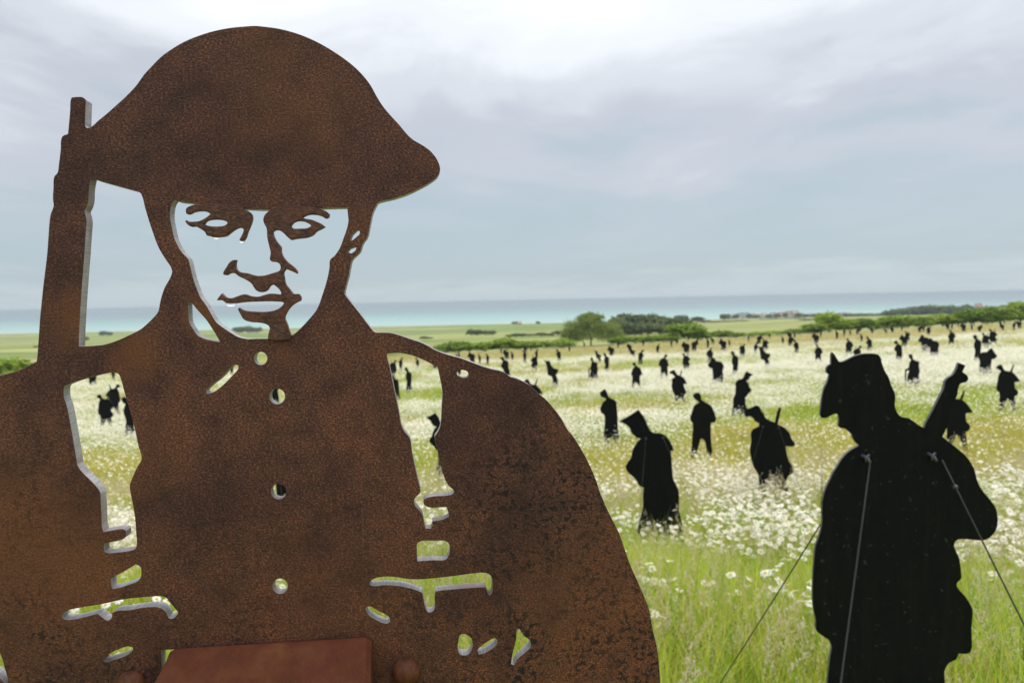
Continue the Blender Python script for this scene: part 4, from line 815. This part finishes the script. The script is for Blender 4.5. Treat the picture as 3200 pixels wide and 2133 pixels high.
for v in range(4):                                                   # flowering grass with loose seed heads
    rg = random.Random(200 + v); V, Fc, MI = [], [], []
    for i in range(5):
        a, q = rg.uniform(0, 6.28), 0.10 * math.sqrt(rg.random())
        hgt = rg.uniform(0.45, 0.78); az = rg.uniform(0, 6.28); ln = rg.uniform(0.1, 0.4)
        bx_, by_ = q * math.cos(a), q * math.sin(a)
        tip = blade(V, Fc, MI, (bx_, by_, -0.03), hgt, 0.0028, ln, az, 0, 5)
        dense = rg.random() < 0.4
        for j in range(44):
            t_ = rg.uniform(0.74, 1.03); o_ = ln * hgt * t_ * t_; sp_r = (1.04 - t_) * (0.05 if dense else 0.22) + 0.004; b2 = rg.uniform(0, 6.28)
            c_ = Vector((bx_ + math.cos(az) * o_ + math.cos(b2) * sp_r * hgt, by_ + math.sin(az) * o_ + math.sin(b2) * sp_r * hgt, hgt * t_ * (1 - .25 * ln * t_) + rg.uniform(-.01, .012)))
            d = Vector((math.cos(b2) * .5, math.sin(b2) * .5, 1)).normalized() * rg.uniform(0.006, 0.011); s = d.cross(Vector((rg.random(), rg.random(), .2))).normalized() * 0.0032; k = len(V)
            V += [tuple(c_ - d), tuple(c_ + s), tuple(c_ + d), tuple(c_ - s)]; Fc.append((k, k + 1, k + 2, k + 3)); MI.append(1)
    lib_add('seed', V, Fc, MI, [M_GRASSY, M_SEED])
for v in range(5):                                                   # near daisies in small groups
    rg = random.Random(300 + v); V, Fc, MI = [], [], []
    for i in range(rg.randint(3, 7)):
        a, q = rg.uniform(0, 6.28), 0.12 * math.sqrt(rg.random())
        tip = blade(V, Fc, MI, (q * math.cos(a), q * math.sin(a), -0.02), rg.uniform(0.36, 0.60), 0.003, rg.uniform(0, 0.35), rg.uniform(0, 6.28), 0, 4)
        head(V, Fc, MI, tip, rg.uniform(0.026, 0.038), rg, 1, 2)
    lib_add('daisy', V, Fc, MI, [M_GRASS, M_PETAL, M_YOLK])
def patch(key, seed, blades, heads, mats, hmin, hmax, R_, bw):
    rg = random.Random(seed); V, Fc, MI = [], [], []
    for i in range(blades):
        a, q = rg.uniform(0, 6.28), R_ * math.sqrt(rg.random())
        blade(V, Fc, MI, (q * math.cos(a), q * math.sin(a), -0.04), rg.uniform(hmin, hmax), rg.uniform(.6, 1.3) * bw, rg.uniform(.1, .8), rg.uniform(0, 6.28), 0 if rg.random() < .6 else 1, 2)
    for i in range(heads):
        a, q = rg.uniform(0, 6.28), R_ * math.sqrt(rg.random())
        disc(V, Fc, MI, (q * math.cos(a), q * math.sin(a), rg.uniform(hmin + .08, hmax + .06)), rg.uniform(.020, .036), rg, 2, 3, rg.random() < .6)
    lib_add(key, V, Fc, MI, mats)
for v in range(3):
    patch('flowers', 400 + v, 170, 110, [M_GRASSY, M_GRASS, M_PETALFAR, M_YOLK], 0.22, 0.52, 0.7, 0.010)
    patch('thin_flowers', 420 + v, 210, 34, [M_GRASSY, M_GRASS, M_PETALFAR, M_YOLK], 0.22, 0.5, 0.7, 0.010)
    patch('green', 440 + v, 260, 4, [M_GRASS, M_GRASSY, M_PETALFAR, M_YOLK], 0.2, 0.5, 0.7, 0.010)
    patch('yellow', 460 + v, 260, 10, [M_GRASSY, M_TAN, M_PETALFAR, M_YOLK], 0.2, 0.55, 0.7, 0.010)
    patch('tan', 480 + v, 260, 6, [M_TAN, M_GRASSY, M_PETALFAR, M_YOLK], 0.25, 0.6, 0.7, 0.010)

pts, rot, scl, idx = [], [], [], []
rn = np.random.default_rng(3)
def put(x, y, key, s):
    pts.append((x, y, gz(x, y))); rot.append((rn.normal(0, .06), rn.normal(0, .06), rn.uniform(0, 6.283))); scl.append(s); idx.append(LIBN[key][rn.integers(len(LIBN[key]))])
def nz2(x, y, s, o=0.0): return mnoise.noise(Vector((x * s + o, y * s * 1.35 - o, o * .37)))
def hedge_y(x): return float(np.interp(x, [-130, -90, -60, -30, 0, 40, 150], [108, 118, 140, 155, 161, 164, 166]))
# how flowery each depth looks in the photo (bands of drifts)
FB_Y = [0, 5, 7.0, 8.6, 10, 13, 15, 17, 20, 23, 27, 34, 45, 62, 75, 90, 105, 125, 170]
FB_V = [-.35, -.06, 0.05, .10, .14, .20, -.10, -.30, -.20, .04, .12, .16, .20, .20, .02, .10, -.15, -.45, -.75]
def flower_level(x, y): return float(np.interp(y + 2.2 * nz2(x, y, .12, 5) * min(1, y / 20), FB_Y, FB_V)) + .60 * nz2(x, y, .16, 1.0) + .40 * nz2(x, y, .045, 7.0) + (.8 if y < 16 else .45) * nz2(x, y, .7, 3.0) + (0.10 if x > 0.5 * y else 0)
def scatter(y0, y1, sp, fn):
    y = y0
    while y < y1:
        x0, x1 = -0.88 * y - 3, 0.86 * y + 3; n = int((x1 - x0) / sp)
        for x in x0 + (np.arange(n) + rn.uniform(0, 1, n)) * sp:
            yy = y + rn.uniform(-.5, .5) * sp; fn(float(x), float(yy))
        y += sp
def near_fn(x, y):
    if y < 2.6: return
    if (Vector((x, y)) - Vector((PQ.x, PQ.y))).length < 0.5: return
    put(x, y, 'tuft', rn.uniform(.75, 1.25) * (1 + .5 * nz2(x, y, .55, 3)) * float(np.interp(y, [6, 9, 13], [1, .72, .6])))
scatter(2.6, 13, .125, near_fn)
def seed_fn(x, y):
    if y < 2.2: return
    if nz2(x, y, .33, 2.0) + rn.uniform(-.35, .35) > -.10: put(x, y, 'seed', rn.uniform(.75, 1.15))
scatter(3.2, 17, .235, seed_fn)
def daisy_fn(x, y):
    if y < 3: return
    if flower_level(x, y) + rn.uniform(-.3, .3) > .25 or (y < 10 and nz2(x, y, .8, 21.0) + rn.uniform(-.2, .2) > .24 + max(0, 8.5 - y) * .05): put(x, y, 'daisy', rn.uniform(.85, 1.2))
scatter(4, 16, .16, daisy_fn)
def mid_fn(x, y):
    if y > hedge_y(x) - 1: return
    f = flower_level(x, y) + rn.uniform(-.12, .12); g = nz2(x, y, .06, 11.0) + rn.uniform(-.12, .12)
    dry = float(np.interp(y, [10, 16, 20, 60, 85, 110, 130], [-.2, .12, .0, -.05, .15, .3, .45]))
    if f > .24: k = 'flowers'
    elif f > .05: k = 'thin_flowers'
    elif g + dry > .22: k = 'tan' if y > 28 else 'yellow'
    elif g + dry > -.05: k = 'yellow'
    else: k = 'green'
    if y < 16 and k == 'flowers' and rn.random() < .4: k = 'thin_flowers'
    put(x, y, k, rn.uniform(.8, 1.2) * (0.85 if y < 20 else 1.0 if y < 60 else 1.35))
scatter(11.5, 60, .62, mid_fn)
scatter(60, 168, 1.15, mid_fn)
pm_ = bpy.data.meshes.new('meadow'); pm_.from_pydata(pts, [], [])
a = pm_.attributes.new('rot', 'FLOAT_VECTOR', 'POINT'); a.data.foreach_set('vector', np.array(rot, 'f').ravel())
a = pm_.attributes.new('scl', 'FLOAT', 'POINT'); a.data.foreach_set('value', np.array(scl, 'f'))
a = pm_.attributes.new('idx', 'INT', 'POINT'); a.data.foreach_set('value', np.array(idx, 'i'))
mo = tag(link('meadow_grass', pm_), 'tall meadow grass with drifts of small white daisies', 'grass', kind='stuff')
gn = bpy.data.node_groups.new('meadow', 'GeometryNodeTree')
gn.interface.new_socket('Geometry', in_out='INPUT', socket_type='NodeSocketGeometry'); gn.interface.new_socket('Geometry', in_out='OUTPUT', socket_type='NodeSocketGeometry')
gi, go = gn.nodes.new('NodeGroupInput'), gn.nodes.new('NodeGroupOutput')
iop = gn.nodes.new('GeometryNodeInstanceOnPoints'); ci = gn.nodes.new('GeometryNodeCollectionInfo')
ci.inputs['Collection'].default_value = lib; ci.inputs['Separate Children'].default_value = True; ci.inputs['Reset Children'].default_value = True
def attr(nm, ty):
    n = gn.nodes.new('GeometryNodeInputNamedAttribute'); n.data_type = ty; n.inputs['Name'].default_value = nm; return n.outputs['Attribute']
e2r = gn.nodes.new('FunctionNodeEulerToRotation'); gn.links.new(attr('rot', 'FLOAT_VECTOR'), e2r.inputs[0])
gn.links.new(gi.outputs[0], iop.inputs['Points']); gn.links.new(ci.outputs[0], iop.inputs['Instance']); iop.inputs['Pick Instance'].default_value = True
gn.links.new(attr('idx', 'INT'), iop.inputs['Instance Index']); gn.links.new(e2r.outputs[0], iop.inputs['Rotation']); gn.links.new(attr('scl', 'FLOAT'), iop.inputs['Scale'])
gn.links.new(iop.outputs[0], go.inputs[0])
md = mo.modifiers.new('meadow', 'NODES'); md.node_group = gn
print('plants', len(pts), 'figures', len(figs))

# ------------------------------------------------------------------ sea air
hm = bpy.data.materials.new('sea haze'); hm.use_nodes = True; ht = hm.node_tree; ht.nodes.clear()
pv = ht.nodes.new('ShaderNodeVolumePrincipled'); pv.inputs['Color'].default_value = (0.53, 0.62, 0.68, 1); pv.inputs['Density'].default_value = 0.00020; pv.inputs['Anisotropy'].default_value = 0.0
ho_ = ht.nodes.new('ShaderNodeOutputMaterial'); ht.links.new(pv.outputs[0], ho_.inputs['Volume'])
bm = bmesh.new(); bmesh.ops.create_cube(bm, size=1, matrix=Matrix.Translation((0, 15480, -20.5)) @ Matrix.Diagonal((53000, 31100, 49.0, 1)))
tag(link('haze', from_bm('haze', bm), hm), 'thin pale sea haze over the whole field and coast', 'haze', kind='stuff')
